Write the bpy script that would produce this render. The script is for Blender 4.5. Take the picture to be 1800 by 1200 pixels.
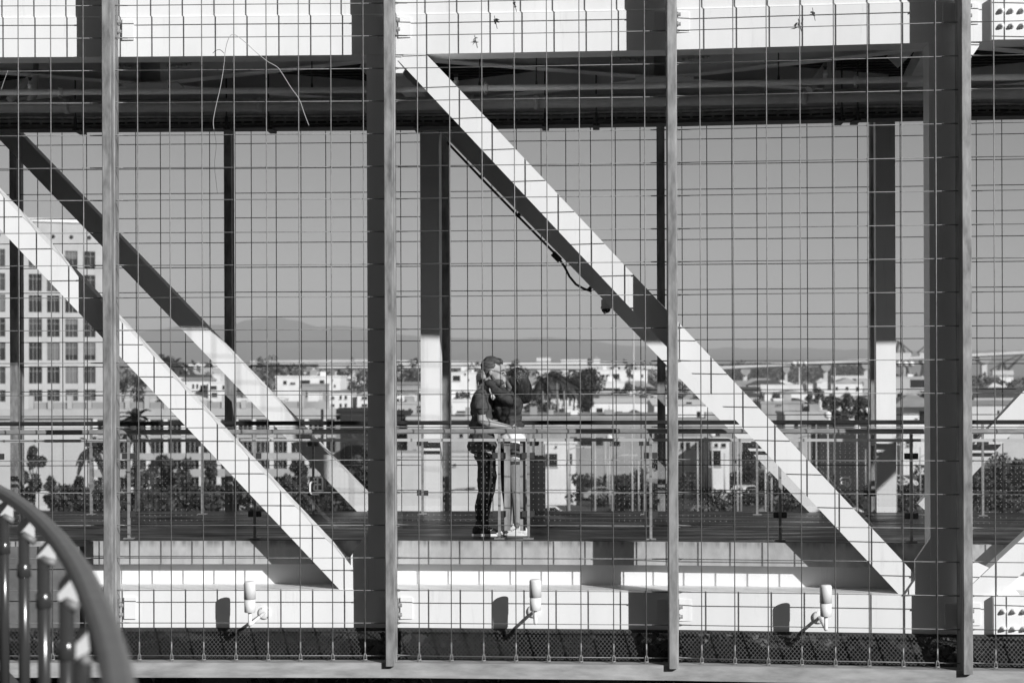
import bpy, bmesh, math, random
from mathutils import Vector, Matrix, noise

for _o in list(bpy.data.objects):
    bpy.data.objects.remove(_o)
SC = bpy.context.scene
COL = SC.collection
RND = random.Random(11)

# ------------------------------------------------------------------ camera
FPX = 3500.0            # focal length in pixels of the 1800 px wide photograph (70 mm)
CX, HY = 900.0, 655.0   # optical axis / eye level in the photograph
CAMZ = 1.63             # eye height above the bridge deck (deck = z 0)
ROLL = math.radians(0.2)
cam_d = bpy.data.cameras.new('camera')
cam_d.sensor_fit = 'HORIZONTAL'
cam_d.sensor_width = 36.0
cam_d.lens = FPX / 1800.0 * 36.0
cam_d.shift_y = (HY - 600.0) / 1800.0
cam_d.clip_start = 0.1
cam_d.clip_end = 90000.0
cam_d.dof.use_dof = True
cam_d.dof.focus_distance = 19.4
cam_d.dof.aperture_fstop = 3.2
cam = bpy.data.objects.new('camera', cam_d)
COL.objects.link(cam)
cam.matrix_world = Matrix.Translation((0, 0, CAMZ)) @ Matrix.Rotation(math.radians(90), 4, 'X') @ Matrix.Rotation(-ROLL, 4, 'Z')
SC.camera = cam

# ------------------------------------------------------------------ sky and sun
SUN_AZ = math.radians(38.0)     # to the right of straight behind the camera
SUN_EL = math.radians(23.0)
to_sun = Vector((math.sin(SUN_AZ) * math.cos(SUN_EL), -math.cos(SUN_AZ) * math.cos(SUN_EL), math.sin(SUN_EL)))
world = bpy.data.worlds.new('World')
SC.world = world
world.use_nodes = True
wn = world.node_tree
wn.nodes.clear()
w_out = wn.nodes.new('ShaderNodeOutputWorld')
w_bg = wn.nodes.new('ShaderNodeBackground')
w_bg.inputs['Strength'].default_value = 0.057
w_sky = wn.nodes.new('ShaderNodeTexSky')
w_sky.sky_type = 'NISHITA'
w_sky.sun_disc = False
w_sky.sun_elevation = SUN_EL
w_sky.sun_rotation = math.atan2(to_sun.x, to_sun.y)
w_sky.air_density = 1.0
w_sky.dust_density = 0.4
w_sky.ozone_density = 1.0
# black and white photograph: the sky's light reduced to one grey channel (red filter)
w_sep = wn.nodes.new('ShaderNodeSeparateColor')
w_m1 = wn.nodes.new('ShaderNodeMath'); w_m1.operation = 'MULTIPLY'; w_m1.inputs[1].default_value = 0.80
w_m2 = wn.nodes.new('ShaderNodeMath'); w_m2.operation = 'MULTIPLY'; w_m2.inputs[1].default_value = 0.20
w_ad = wn.nodes.new('ShaderNodeMath'); w_ad.operation = 'ADD'
wn.links.new(w_sky.outputs[0], w_sep.inputs[0])
wn.links.new(w_sep.outputs[0], w_m1.inputs[0])
wn.links.new(w_sep.outputs[1], w_m2.inputs[0])
wn.links.new(w_m1.outputs[0], w_ad.inputs[0])
wn.links.new(w_m2.outputs[0], w_ad.inputs[1])
wn.links.new(w_ad.outputs[0], w_bg.inputs['Color'])
wn.links.new(w_bg.outputs[0], w_out.inputs['Surface'])

sun_d = bpy.data.lights.new('sun', 'SUN')
sun_d.energy = 5.0
sun_d.angle = math.radians(0.53)
sun_d.color = (1, 1, 1)
sun = bpy.data.objects.new('sun', sun_d)
COL.objects.link(sun)
sun.rotation_euler = (-to_sun).to_track_quat('-Z', 'Y').to_euler()
sun.location = (20, -25, 30)

SC.view_settings.view_transform = 'Standard'
SC.view_settings.look = 'None'
SC.view_settings.exposure = 0.0
SC.view_settings.gamma = 1.0
SC.view_settings.use_curve_mapping = False
SC.render.engine = 'CYCLES'
SC.cycles.use_denoising = True
SC.cycles.max_bounces = 8
SC.cycles.transparent_max_bounces = 24
SC.cycles.caustics_reflective = False
SC.cycles.caustics_refractive = False

# ------------------------------------------------------------------ helpers
def W(x, y, Y):
    """point of the place that stands at depth Y and shows at pixel (x, y) of the photograph"""
    u, v = x - CX, HY - y
    c, s = math.cos(ROLL), math.sin(ROLL)
    u, v = u * c + v * s, -u * s + v * c
    return Vector((u * Y / FPX, Y, CAMZ + v * Y / FPX))

ORIG = {}      # world origin of every object (only translations are used)

def tag(o, label=None, cat=None, group=None, kind=None):
    if label: o['label'] = label
    if cat: o['category'] = cat
    if group: o['group'] = group
    if kind: o['kind'] = kind
    return o

def empty(name, loc, label=None, cat=None, group=None, kind=None):
    o = bpy.data.objects.new(name, None)
    o.empty_display_size = 0.1
    COL.objects.link(o)
    o.location = loc
    ORIG[o] = Vector(loc)
    return tag(o, label, cat, group, kind)

def link_mesh(me, name, parent=None, origin=None):
    o = bpy.data.objects.new(name, me)
    COL.objects.link(o)
    if parent is not None:
        o.parent = parent
        ORIG[o] = ORIG[parent].copy()
    else:
        ORIG[o] = Vector(origin or (0, 0, 0))
        o.location = ORIG[o]
    return o

class MB:
    """collects shapes (world coordinates) into one mesh"""
    def __init__(self):
        self.v = []; self.f = []; self.sm = []; self.uv = {}
    def add(self, vs, fs, smooth=False):
        b = len(self.v)
        self.v += [tuple(p) for p in vs]
        for f in fs:
            self.f.append(tuple(i + b for i in f)); self.sm.append(smooth)
        return self
    def hexa(self, p):
        """8 points: bottom ring 0-3, top ring 4-7"""
        return self.add(p, [(3, 2, 1, 0), (4, 5, 6, 7), (0, 1, 5, 4), (1, 2, 6, 5), (2, 3, 7, 6), (3, 0, 4, 7)])
    def box(self, x0, x1, y0, y1, z0, z1):
        return self.hexa([Vector(q) for q in ((x0, y0, z0), (x1, y0, z0), (x1, y1, z0), (x0, y1, z0), (x0, y0, z1), (x1, y0, z1), (x1, y1, z1), (x0, y1, z1))])
    def obox(self, c, ax, ay, az):
        c, ax, ay, az = Vector(c), Vector(ax), Vector(ay), Vector(az)
        q = [c + ax * i + ay * j + az * k for k in (-1, 1) for i, j in ((-1, -1), (1, -1), (1, 1), (-1, 1))]
        return self.hexa(q)
    def tube(self, pts, rad, n=8, caps=True, smooth=True):
        pts = [Vector(p) for p in pts]
        m = len(pts)
        if not hasattr(rad, '__len__'): rad = [rad] * m
        vs = []; up = None
        for i, p in enumerate(pts):
            d = (pts[min(i + 1, m - 1)] - pts[max(i - 1, 0)])
            if d.length < 1e-9: d = Vector((0, 0, 1))
            d.normalize()
            if up is None:
                up = Vector((0, 0, 1)) if abs(d.z) < 0.9 else Vector((1, 0, 0))
            a = d.cross(up)
            if a.length < 1e-6: a = d.cross(Vector((0, 1, 0)))
            a.normalize(); b = a.cross(d).normalized(); up = b
            for k in range(n):
                t = 2 * math.pi * k / n
                vs.append(p + (a * math.cos(t) + b * math.sin(t)) * rad[i])
        fs = []
        for i in range(m - 1):
            for k in range(n):
                k2 = (k + 1) % n
                fs.append((i * n + k, i * n + k2, (i + 1) * n + k2, (i + 1) * n + k))
        self.add(vs, fs, smooth)
        if caps:
            b = len(self.v) - len(vs)
            self.f.append(tuple(b + k for k in reversed(range(n)))); self.sm.append(False)
            self.f.append(tuple(b + (m - 1) * n + k for k in range(n))); self.sm.append(False)
        return self
    def lathe(self, base, axis, prof, n=16, smooth=True):
        axis = Vector(axis).normalized()
        pts = [Vector(base) + axis * h for r, h in prof]
        up = Vector((0, 0, 1)) if abs(axis.z) < 0.9 else Vector((1, 0, 0))
        a = axis.cross(up).normalized(); b = a.cross(axis).normalized()
        vs = []
        for (r, h), p in zip(prof, pts):
            for k in range(n):
                t = 2 * math.pi * k / n
                vs.append(p + (a * math.cos(t) + b * math.sin(t)) * r)
        fs = []
        for i in range(len(prof) - 1):
            for k in range(n):
                k2 = (k + 1) % n
                fs.append((i * n + k, i * n + k2, (i + 1) * n + k2, (i + 1) * n + k))
        fs.append(tuple(reversed(range(n)))); fs.append(tuple((len(prof) - 1) * n + k for k in range(n)))
        return self.add(vs, fs, smooth)
    def loft(self, rings, closed=True):
        """rings: lists of equally many points"""
        n = len(rings[0]); vs = [p for r in rings for p in r]; fs = []
        for i in range(len(rings) - 1):
            for k in range(n if closed else n - 1):
                k2 = (k + 1) % n
                fs.append((i * n + k, i * n + k2, (i + 1) * n + k2, (i + 1) * n + k))
        if closed:
            fs.append(tuple(reversed(range(n)))); fs.append(tuple((len(rings) - 1) * n + k for k in range(n)))
        return self.add(vs, fs)
    def mesh(self, name, org=Vector((0, 0, 0))):
        me = bpy.data.meshes.new(name)
        me.from_pydata([(p[0] - org[0], p[1] - org[1], p[2] - org[2]) for p in self.v], [], self.f)
        me.polygons.foreach_set('use_smooth', self.sm)
        return me
    def build(self, name, mat, parent=None, recalc=True, origin=None):
        org = ORIG[parent] if parent is not None else Vector(origin or (0, 0, 0))
        me = self.mesh(name, org)
        if recalc:
            bm = bmesh.new(); bm.from_mesh(me)
            bmesh.ops.recalc_face_normals(bm, faces=bm.faces)
            bm.to_mesh(me); bm.free()
        me.materials.append(mat)
        return link_mesh(me, name, parent, origin)

# ------------------------------------------------------------------ materials (all neutral: the photograph is black and white)
def g3(v): return (v, v, v, 1)

def mat(name, base, rough=0.6, metal=0.0, var=0.0, scale=4.0, stretch=(1, 1, 1), detail=4.0, bump=0.0, spec=0.5, lo=0.3, hi=0.7, bscale=None):
    m = bpy.data.materials.new(name)
    m.use_nodes = True
    nt = m.node_tree
    p = nt.nodes['Principled BSDF']
    p.inputs['Base Color'].default_value = g3(base)
    p.inputs['Roughness'].default_value = rough
    p.inputs['Metallic'].default_value = metal
    p.inputs['Specular IOR Level'].default_value = spec
    if var > 0 or bump > 0:
        tc = nt.nodes.new('ShaderNodeTexCoord')
        geo = nt.nodes.new('ShaderNodeNewGeometry')
        mp = nt.nodes.new('ShaderNodeMapping')
        mp.inputs['Scale'].default_value = stretch
        nt.links.new(geo.outputs['Position'], mp.inputs['Vector'])
        nz = nt.nodes.new('ShaderNodeTexNoise')
        nz.inputs['Scale'].default_value = scale
        nz.inputs['Detail'].default_value = detail
        nz.inputs['Roughness'].default_value = 0.62
        nt.links.new(mp.outputs[0], nz.inputs['Vector'])
        if var > 0:
            cr = nt.nodes.new('ShaderNodeValToRGB')
            cr.color_ramp.elements[0].position = lo
            cr.color_ramp.elements[1].position = hi
            cr.color_ramp.elements[0].color = g3(max(0.0, base * (1 - var)))
            cr.color_ramp.elements[1].color = g3(min(0.95, base * (1 + var)))
            nt.links.new(nz.outputs[0], cr.inputs[0])
            nt.links.new(cr.outputs[0], p.inputs['Base Color'])
        if bump > 0:
            bp = nt.nodes.new('ShaderNodeBump')
            bp.inputs['Strength'].default_value = bump
            bp.inputs['Distance'].default_value = 0.02
            src = nz
            if bscale:
                src = nt.nodes.new('ShaderNodeTexNoise')
                src.inputs['Scale'].default_value = bscale
                src.inputs['Detail'].default_value = 3
                nt.links.new(mp.outputs[0], src.inputs['Vector'])
            nt.links.new(src.outputs[0], bp.inputs['Height'])
            nt.links.new(bp.outputs[0], p.inputs['Normal'])
    return m

M = {}
M['white'] = mat('white_steel_paint', 0.80, 0.45, var=0.05, scale=2.2, stretch=(1, 1, 0.35), spec=0.35)
def stain(m, amount, tone):
    # faint run-off marks and grime with their own shape
    nt = m.node_tree; p = nt.nodes['Principled BSDF']
    old = p.inputs['Base Color'].links[0].from_socket
    geo = nt.nodes.new('ShaderNodeNewGeometry')
    mp = nt.nodes.new('ShaderNodeMapping'); mp.inputs['Scale'].default_value = (9, 9, 0.8)
    nz = nt.nodes.new('ShaderNodeTexNoise'); nz.inputs['Scale'].default_value = 1.6; nz.inputs['Detail'].default_value = 8; nz.inputs['Roughness'].default_value = 0.7
    nt.links.new(geo.outputs['Position'], mp.inputs[0]); nt.links.new(mp.outputs[0], nz.inputs['Vector'])
    cr = nt.nodes.new('ShaderNodeValToRGB'); cr.color_ramp.elements[0].position = 0.58; cr.color_ramp.elements[1].position = 0.78
    nt.links.new(nz.outputs[0], cr.inputs[0])
    mu = nt.nodes.new('ShaderNodeMath'); mu.operation = 'MULTIPLY'; mu.inputs[1].default_value = amount
    nt.links.new(cr.outputs[0], mu.inputs[0])
    mx = nt.nodes.new('ShaderNodeMix'); mx.data_type = 'RGBA'; mx.inputs[7].default_value = g3(tone)
    nt.links.new(mu.outputs[0], mx.inputs[0]); nt.links.new(old, mx.inputs[6]); nt.links.new(mx.outputs[2], p.inputs['Base Color'])
stain(M['white'], 0.5, 0.5)
M['white2'] = mat('white_lamp_enamel', 0.80, 0.35)
M['grey_paint'] = mat('grey_steel_paint', 0.72, 0.55, var=0.12, scale=3)
M['brace_paint'] = mat('pale_brace_paint', 0.84, 0.5, var=0.06, scale=3)
M['dark_steel'] = mat('dark_steel', 0.035, 0.5, var=0.3, scale=8)
M['galv'] = mat('galvanised_steel', 0.27, 0.6, 0.2, var=0.62, scale=5.0, stretch=(2.2, 2.2, 0.6), detail=10, bump=0.12, lo=0.28, hi=0.75)
M['galv_sill'] = mat('weathered_galvanised_steel', 0.36, 0.65, 0.1, var=0.35, scale=3.2, stretch=(0.8, 2, 4), detail=8, bump=0.08)
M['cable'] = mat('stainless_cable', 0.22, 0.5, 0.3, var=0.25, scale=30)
M['cable_back'] = mat('dark_cable', 0.07, 0.6, 0.2, var=0.25, scale=30)  # darker than the front cables
M['bolt'] = mat('bolt_steel', 0.3, 0.5, 0.3, var=0.3, scale=40)
M['pipe'] = mat('pipe_paint', 0.85, 0.5, var=0.1, scale=6)
M['pipe2'] = mat('large_pipe_paint', 0.5, 0.5, var=0.15, scale=5)
M['conduit'] = mat('conduit', 0.4, 0.5, 0.3, var=0.3, scale=9)
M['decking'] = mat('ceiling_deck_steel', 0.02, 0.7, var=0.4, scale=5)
M['rail'] = mat('rail_steel', 0.33, 0.4, 0.35, var=0.25, scale=7, stretch=(1, 1, 4))
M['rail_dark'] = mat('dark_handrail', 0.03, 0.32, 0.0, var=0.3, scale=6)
M['rail_bar'] = mat('rail_bar', 0.55, 0.4, 0.3)
M['clamp'] = mat('clamp_steel', 0.06, 0.45, 0.3)
M['screen'] = mat('perforated_screen', 0.06, 0.55, 0.0, var=0.3, scale=20)
M['black'] = mat('black_rubber', 0.012, 0.5)
M['twig'] = mat('dry_twig', 0.06, 0.8)
M['wire'] = mat('dry_vine', 0.45, 0.7)
M['terrace'] = mat('terrace_concrete', 0.08, 0.8, var=0.3, scale=2)

def streak_mat(name, base, top_dark):
    """concrete edge: grain, run-off streaks, darker weathered upper lip"""
    m = mat(name, base, 0.85, 0, var=0.22, scale=6, stretch=(1, 1, 0.5), detail=8, bump=0.15)
    nt = m.node_tree; p = nt.nodes['Principled BSDF']
    old = p.inputs['Base Color'].links[0].from_socket
    geo = nt.nodes.new('ShaderNodeNewGeometry')
    mp = nt.nodes.new('ShaderNodeMapping'); mp.inputs['Scale'].default_value = (6, 6, 0.5)
    nz = nt.nodes.new('ShaderNodeTexNoise'); nz.inputs['Scale'].default_value = 2.0; nz.inputs['Detail'].default_value = 6
    nt.links.new(geo.outputs['Position'], mp.inputs[0]); nt.links.new(mp.outputs[0], nz.inputs['Vector'])
    sep = nt.nodes.new('ShaderNodeSeparateXYZ'); nt.links.new(geo.outputs['Position'], sep.inputs[0])
    mr = nt.nodes.new('ShaderNodeMapRange')
    mr.inputs['From Min'].default_value = -0.075; mr.inputs['From Max'].default_value = -0.02
    nt.links.new(sep.outputs['Z'], mr.inputs['Value'])
    cr = nt.nodes.new('ShaderNodeValToRGB')
    cr.color_ramp.elements[0].position = 0.42; cr.color_ramp.elements[1].position = 0.62
    nt.links.new(nz.outputs[0], cr.inputs[0])
    mu = nt.nodes.new('ShaderNodeMath'); mu.operation = 'MULTIPLY'
    nt.links.new(mr.outputs[0], mu.inputs[0]); nt.links.new(cr.outputs[0], mu.inputs[1])
    mu2 = nt.nodes.new('ShaderNodeMath'); mu2.operation = 'MULTIPLY'; mu2.inputs[1].default_value = 0.75
    nt.links.new(mu.outputs[0], mu2.inputs[0])
    mx = nt.nodes.new('ShaderNodeMix'); mx.data_type = 'RGBA'
    nt.links.new(mu2.outputs[0], mx.inputs[0]); nt.links.new(old, mx.inputs[6])
    mx.inputs[7].default_value = g3(top_dark)
    nt.links.new(mx.outputs[2], p.inputs['Base Color'])
    return m
M['curb'] = streak_mat('weathered_concrete', 0.40, 0.12)

def floor_mat():
    """polished dark deck: long pale and dark streaks along the bridge"""
    m = mat('polished_dark_deck', 0.022, 0.3, var=0.6, scale=1.6, stretch=(0.35, 3.2, 1), detail=7, spec=0.22, bump=0.02)
    nt = m.node_tree; p = nt.nodes['Principled BSDF']
    geo = nt.nodes.new('ShaderNodeNewGeometry')
    mp = nt.nodes.new('ShaderNodeMapping'); mp.inputs['Scale'].default_value = (0.5, 2.0, 1)
    nz = nt.nodes.new('ShaderNodeTexNoise'); nz.inputs['Scale'].default_value = 2.3; nz.inputs['Detail'].default_value = 5
    nt.links.new(geo.outputs['Position'], mp.inputs[0]); nt.links.new(mp.outputs[0], nz.inputs['Vector'])
    mr = nt.nodes.new('ShaderNodeMapRange'); mr.inputs['From Min'].default_value = 0.3; mr.inputs['From Max'].default_value = 0.7
    mr.inputs['To Min'].default_value = 0.24; mr.inputs['To Max'].default_value = 0.6
    nt.links.new(nz.outputs[0], mr.inputs['Value']); nt.links.new(mr.outputs[0], p.inputs['Roughness'])
    return m
M['floor'] = floor_mat()

def glass_mat(name, tint=0.975, dots=True, pitch=0.0525, rad=0.055):
    m = bpy.data.materials.new(name); m.use_nodes = True
    nt = m.node_tree; nt.nodes.clear()
    out = nt.nodes.new('ShaderNodeOutputMaterial')
    tr = nt.nodes.new('ShaderNodeBsdfTransparent'); tr.inputs[0].default_value = g3(tint)
    gl = nt.nodes.new('ShaderNodeBsdfGlossy'); gl.inputs['Roughness'].default_value = 0.02; gl.inputs['Color'].default_value = g3(0.9)
    fr = nt.nodes.new('ShaderNodeFresnel'); fr.inputs[0].default_value = 1.5
    mx = nt.nodes.new('ShaderNodeMixShader')
    ge = nt.nodes.new('ShaderNodeNewGeometry'); inv = nt.nodes.new('ShaderNodeMath'); inv.operation = 'SUBTRACT'; inv.inputs[0].default_value = 1.0
    mf = nt.nodes.new('ShaderNodeMath'); mf.operation = 'MULTIPLY'
    nt.links.new(ge.outputs['Backfacing'], inv.inputs[1]); nt.links.new(inv.outputs[0], mf.inputs[0]); nt.links.new(fr.outputs[0], mf.inputs[1])
    nt.links.new(mf.outputs[0], mx.inputs[0]); nt.links.new(tr.outputs[0], mx.inputs[1]); nt.links.new(gl.outputs[0], mx.inputs[2])
    last = mx
    if dots:   # printed ceramic dots
        uv = nt.nodes.new('ShaderNodeUVMap')
        sc = nt.nodes.new('ShaderNodeVectorMath'); sc.operation = 'SCALE'; sc.inputs['Scale'].default_value = 1 / pitch
        fa = nt.nodes.new('ShaderNodeVectorMath'); fa.operation = 'FRACTION'
        su = nt.nodes.new('ShaderNodeVectorMath'); su.operation = 'SUBTRACT'; su.inputs[1].default_value = (0.5, 0.5, 0)
        ln = nt.nodes.new('ShaderNodeVectorMath'); ln.operation = 'LENGTH'
        lt = nt.nodes.new('ShaderNodeMath'); lt.operation = 'LESS_THAN'; lt.inputs[1].default_value = rad
        nt.links.new(uv.outputs[0], sc.inputs[0]); nt.links.new(sc.outputs[0], fa.inputs[0]); nt.links.new(fa.outputs[0], su.inputs[0])
        nt.links.new(su.outputs[0], ln.inputs[0]); nt.links.new(ln.outputs['Value'], lt.inputs[0])
        df = nt.nodes.new('ShaderNodeBsdfDiffuse'); df.inputs[0].default_value = g3(0.5)
        m2 = nt.nodes.new('ShaderNodeMixShader')
        nt.links.new(lt.outputs[0], m2.inputs[0]); nt.links.new(mx.outputs[0], m2.inputs[1]); nt.links.new(df.outputs[0], m2.inputs[2])
        last = m2
    nt.links.new(last.outputs[0], out.inputs['Surface'])
    return m
M['glass'] = glass_mat('dotted_glass')
M['etch'] = mat('etched_print', 0.7, 0.7)

# ------------------------------------------------------------------ bridge lines: the front and the back post rows
def make_line(nodes, first, damp=1.0):
    pts = [Vector(((x - CX) / s, FPX / s, 0)) for x, s in nodes]
    nrm = []
    for i in range(len(pts)):
        d = pts[min(i + 1, len(pts) - 1)] - pts[max(i - 1, 0)]
        d.normalize()
        ya = math.atan2(-d.y, d.x) * damp
        nrm.append(Vector((math.sin(ya), math.cos(ya), 0)))
    def f(s, g=0.0, z=0.0, ds=0.0):
        t = s - first
        i = max(0, min(len(pts) - 2, int(math.floor(t + 1e-9))))
        u = t - i
        p = pts[i].lerp(pts[i + 1], u)
        n = nrm[i].lerp(nrm[i + 1], u).normalized()
        if ds:
            p = p + (pts[i + 1] - pts[i]).normalized() * ds if not (abs(u) < 1e-6 and i > 0) else p + Vector((n.y, -n.x, 0)) * ds
        p = p + n * g
        return Vector((p.x, p.y, z))
    f.n = lambda s: (f(s, 1.0) - f(s, 0.0)).normalized()
    f.t = lambda s: Vector((f.n(s).y, -f.n(s).x, 0))
    return f

FL = make_line([(-820, 187.6), (-310, 186.9), (188.5, 187.1), (684, 187.9), (1182.5, 190.2), (1700.5, 194.4), (2245, 197.6), (2830, 200.5)], -2, 0.4)
BL = make_line([(-725, 141.2), (-346, 141.6), (30, 142.1), (405, 142.7), (785, 143.4), (1162, 144.3), (1545, 146.0), (1935, 148.0), (2335, 150)], -2)
UP = Vector((0, 0, 1))

def sweep(mb, line, prof, s0, s1, step=0.5):
    """prof: closed polygon of (g, z); extruded along a bridge line"""
    ss = [s0]
    k = math.floor(s0 / step + 1e-6) + 1
    while k * step < s1 - 1e-6:
        ss.append(k * step); k += 1
    ss.append(s1)
    mb.loft([[line(s, g, z) for g, z in prof] for s in ss])
    return mb

def rect(g0, g1, z0, z1): return [(g0, z0), (g1, z0), (g1, z1), (g0, z1)]
# ------------------------------------------------------------------ ground and far land
GZ = -12.0

def ground_mat():
    m = mat('city_ground', 0.13, 0.9, var=0.75, scale=0.035, detail=9, lo=0.38, hi=0.62)
    return m
M['ground'] = ground_mat()
o = MB().add([(-30000, -3000, GZ), (30000, -3000, GZ), (30000, 45000, GZ), (-30000, 45000, GZ)], [(0, 1, 2, 3)]).build('ground', M['ground'])
tag(o, kind='structure')

# ------------------------------------------------------------------ the deck
S0, S1 = -2.0, 5.0
def deck_strip(g_front, z_top, z_bot, back_g, name, m, n=29):
    mb = MB(); top = []; 
    rows = []
    for i in range(n):
        s = S0 + (S1 - S0) * i / (n - 1)
        a = FL(s, g_front, 0)
        # the back edge lies on the back row
        b = BL(s + (a.x - BL(s).x) / 2.65, back_g, 0)
        rows.append((a, b))
    rings = [[Vector((a.x, a.y, z_bot)), Vector((a.x, a.y, z_top)), Vector((b.x, b.y, z_top)), Vector((b.x, b.y, z_bot))] for a, b in rows]
    mb.loft(rings)
    return mb.build(name, m)
o = deck_strip(0.86, 0.0, -0.2, -0.86, 'floor', M['floor']); tag(o, kind='structure')
c = sweep(MB(), FL, rect(0.80, 0.86, -0.229, -0.004), S0, S1, 0.25).build('curb', M['curb']); tag(c, kind='structure')
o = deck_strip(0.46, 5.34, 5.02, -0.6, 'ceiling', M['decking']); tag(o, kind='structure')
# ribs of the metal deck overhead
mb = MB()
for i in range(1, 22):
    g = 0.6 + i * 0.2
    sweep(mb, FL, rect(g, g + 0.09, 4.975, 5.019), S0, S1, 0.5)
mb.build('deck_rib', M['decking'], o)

# ------------------------------------------------------------------ front truss
GF = 0.42
tr = empty('white_truss', FL(1, GF, -0.8), 'white painted steel truss nearest the camera, behind the cable mesh', 'truss')
# bottom chord, recessed plate above it
sweep(MB(), FL, rect(GF, GF + 0.40, -0.80, -0.435), S0, S1).build('bottom_chord', M['white'], tr)
sweep(MB(), FL, rect(0.94, 0.99, -0.50, -0.231), S0, S1).build('web_plate', M['white'], tr)
sweep(MB(), FL, rect(0.825, 0.938, -0.447, -0.436), S0, S1).build('ledge_plate', M['white'], tr)
# top chord and the plate that rises above it
tc = sweep(MB(), FL, rect(GF, GF + 0.36, 4.675, 5.05), S0, S1).build('top_chord', M['white'], tr)
sweep(MB(), FL, [(GF, 5.052), (GF + 0.3, 5.052), (GF + 0.3, 5.5), (GF + 0.018, 5.5), (GF + 0.018, 5.07)], S0, S1).build('upper_plate', M['white'], tr)
# columns
for s in (-1, 1, 3):
    n, t = FL.n(s), FL.t(s)
    off, hw = {1: (-0.15, 0.092)}.get(s, (-0.148, 0.122))
    ctr = FL(s, 0, 0) + t * off + n * (GF + 0.003 + 0.17)
    MB().obox(ctr + UP * 2.12, t * hw, n * 0.17, UP * 2.553).build('column', M['white'], tr)
# diagonals and gussets
def beam(p0, p1, wid, n, dep, top_cut=None):
    """box beam whose front face runs p0 -> p1 (centre line), width wid in the face, depth dep along n"""
    d = (p1 - p0).normalized()
    a = n.cross(d).normalized() * wid / 2
    return [p0 - a, p0 + a, p0 + a + n * dep, p0 - a + n * dep, p1 - a, p1 + a, p1 + a + n * dep, p1 - a + n * dep]
def diag(line, s0, z0, s1, z1, g, wid, dep, name, parent, m):
    p0, p1 = line(s0, g, z0), line(s1, g, z1)
    h = p1 - p0; h.z = 0; h.normalize()
    n = Vector((-h.y, h.x, 0))
    if n.y < 0: n = -n
    mb = MB().hexa(beam(p0, p1, wid, n, dep))
    return mb.build(name, m, parent), p0, p1, n
# photograph: (716,107)->(1588,985) etc.
diag(FL, -0.93, 4.66, 0.86, -0.42, GF + 0.006, 0.236, 0.27, 'diagonal', tr, M['white'])
diag(FL, 1.055, 4.70, 2.845, -0.42, GF + 0.006, 0.236, 0.27, 'diagonal', tr, M['white'])
diag(FL, 5.0, 4.62, 3.05, -0.48, GF + 0.006, 0.236, 0.27, 'diagonal', tr, M['white'])
def gusset(s, pts, g=GF + 0.012, th=0.06):
    t, n = FL.t(s), FL.n(s)
    b = FL(s, g, 0)
    f = [b + t * a + UP * z for a, z in pts]
    MB().add(f + [p + n * th for p in f], [tuple(range(len(f)))[::-1], tuple(range(len(f), 2 * len(f)))] + [(i, (i + 1) % len(f), (i + 1) % len(f) + len(f), i + len(f)) for i in range(len(f))]).build('gusset', M['white'], tr)
for s in (1, 3):
    gusset(s, [(-0.50, -0.436), (-0.246, -0.436), (-0.246, 0.12), (-0.41, -0.12), (-0.41, -0.30)])
    gusset(s, [(-0.034, 4.674), (0.22, 4.674), (0.10, 4.50), (-0.034, 4.50)])
gusset(3, [(-0.03, -0.434), (0.55, -0.434), (0.34, -0.22), (-0.03, -0.05)])
# bolted splice plates at the right-hand end of the chords
for z0, z1, zs in ((4.672, 5.07, (4.80, 4.94)), (-0.79, -0.44, (-0.735, -0.575))):
    mb = MB(); t, n = FL.t(3), FL.n(3)
    b = FL(3, GF - 0.05, 0)
    mb.obox(b + t * 0.72 + UP * (z0 + z1) / 2, t * 0.43, n * 0.048, UP * (z1 - z0) / 2 * 0.985)
    pl = mb.build('splice_plate', M['white'], tr)
    for zz in zs:
        for k in range(8):
            c0 = b + t * (0.375 + k * 0.095) + UP * zz - n * 0.048
            MB().lathe(c0, -n, [(0.028, 0.0), (0.028, 0.012), (0.021, 0.013), (0.021, 0.032), (0.012, 0.034), (0.012, 0.05)], 10).build('bolt', M['white2'], pl)
# fixing tabs where each mesh post is bolted to the chords
for s in range(-1, 5):
    t, n = FL.t(s), FL.n(s)
    for z0, z1 in ((4.835, 5.03), (-0.715, -0.51)):
        for side in (1, -1):
            b = FL(s, GF - 0.012, 0) + t * (0.105 * side + 0.02)
            mb = MB().obox(b + UP * (z0 + z1) / 2, t * 0.058, n * 0.0115, UP * (z1 - z0) / 2)
            mb.build('fixing_tab', M['white'], tr)
        MB().obox(FL(s, 0.382, (z0 + z1) / 2), t * 0.02, n * 0.026, UP * (z1 - z0) * 0.45).build('fixing_bracket', M['galv'], tr)

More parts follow.
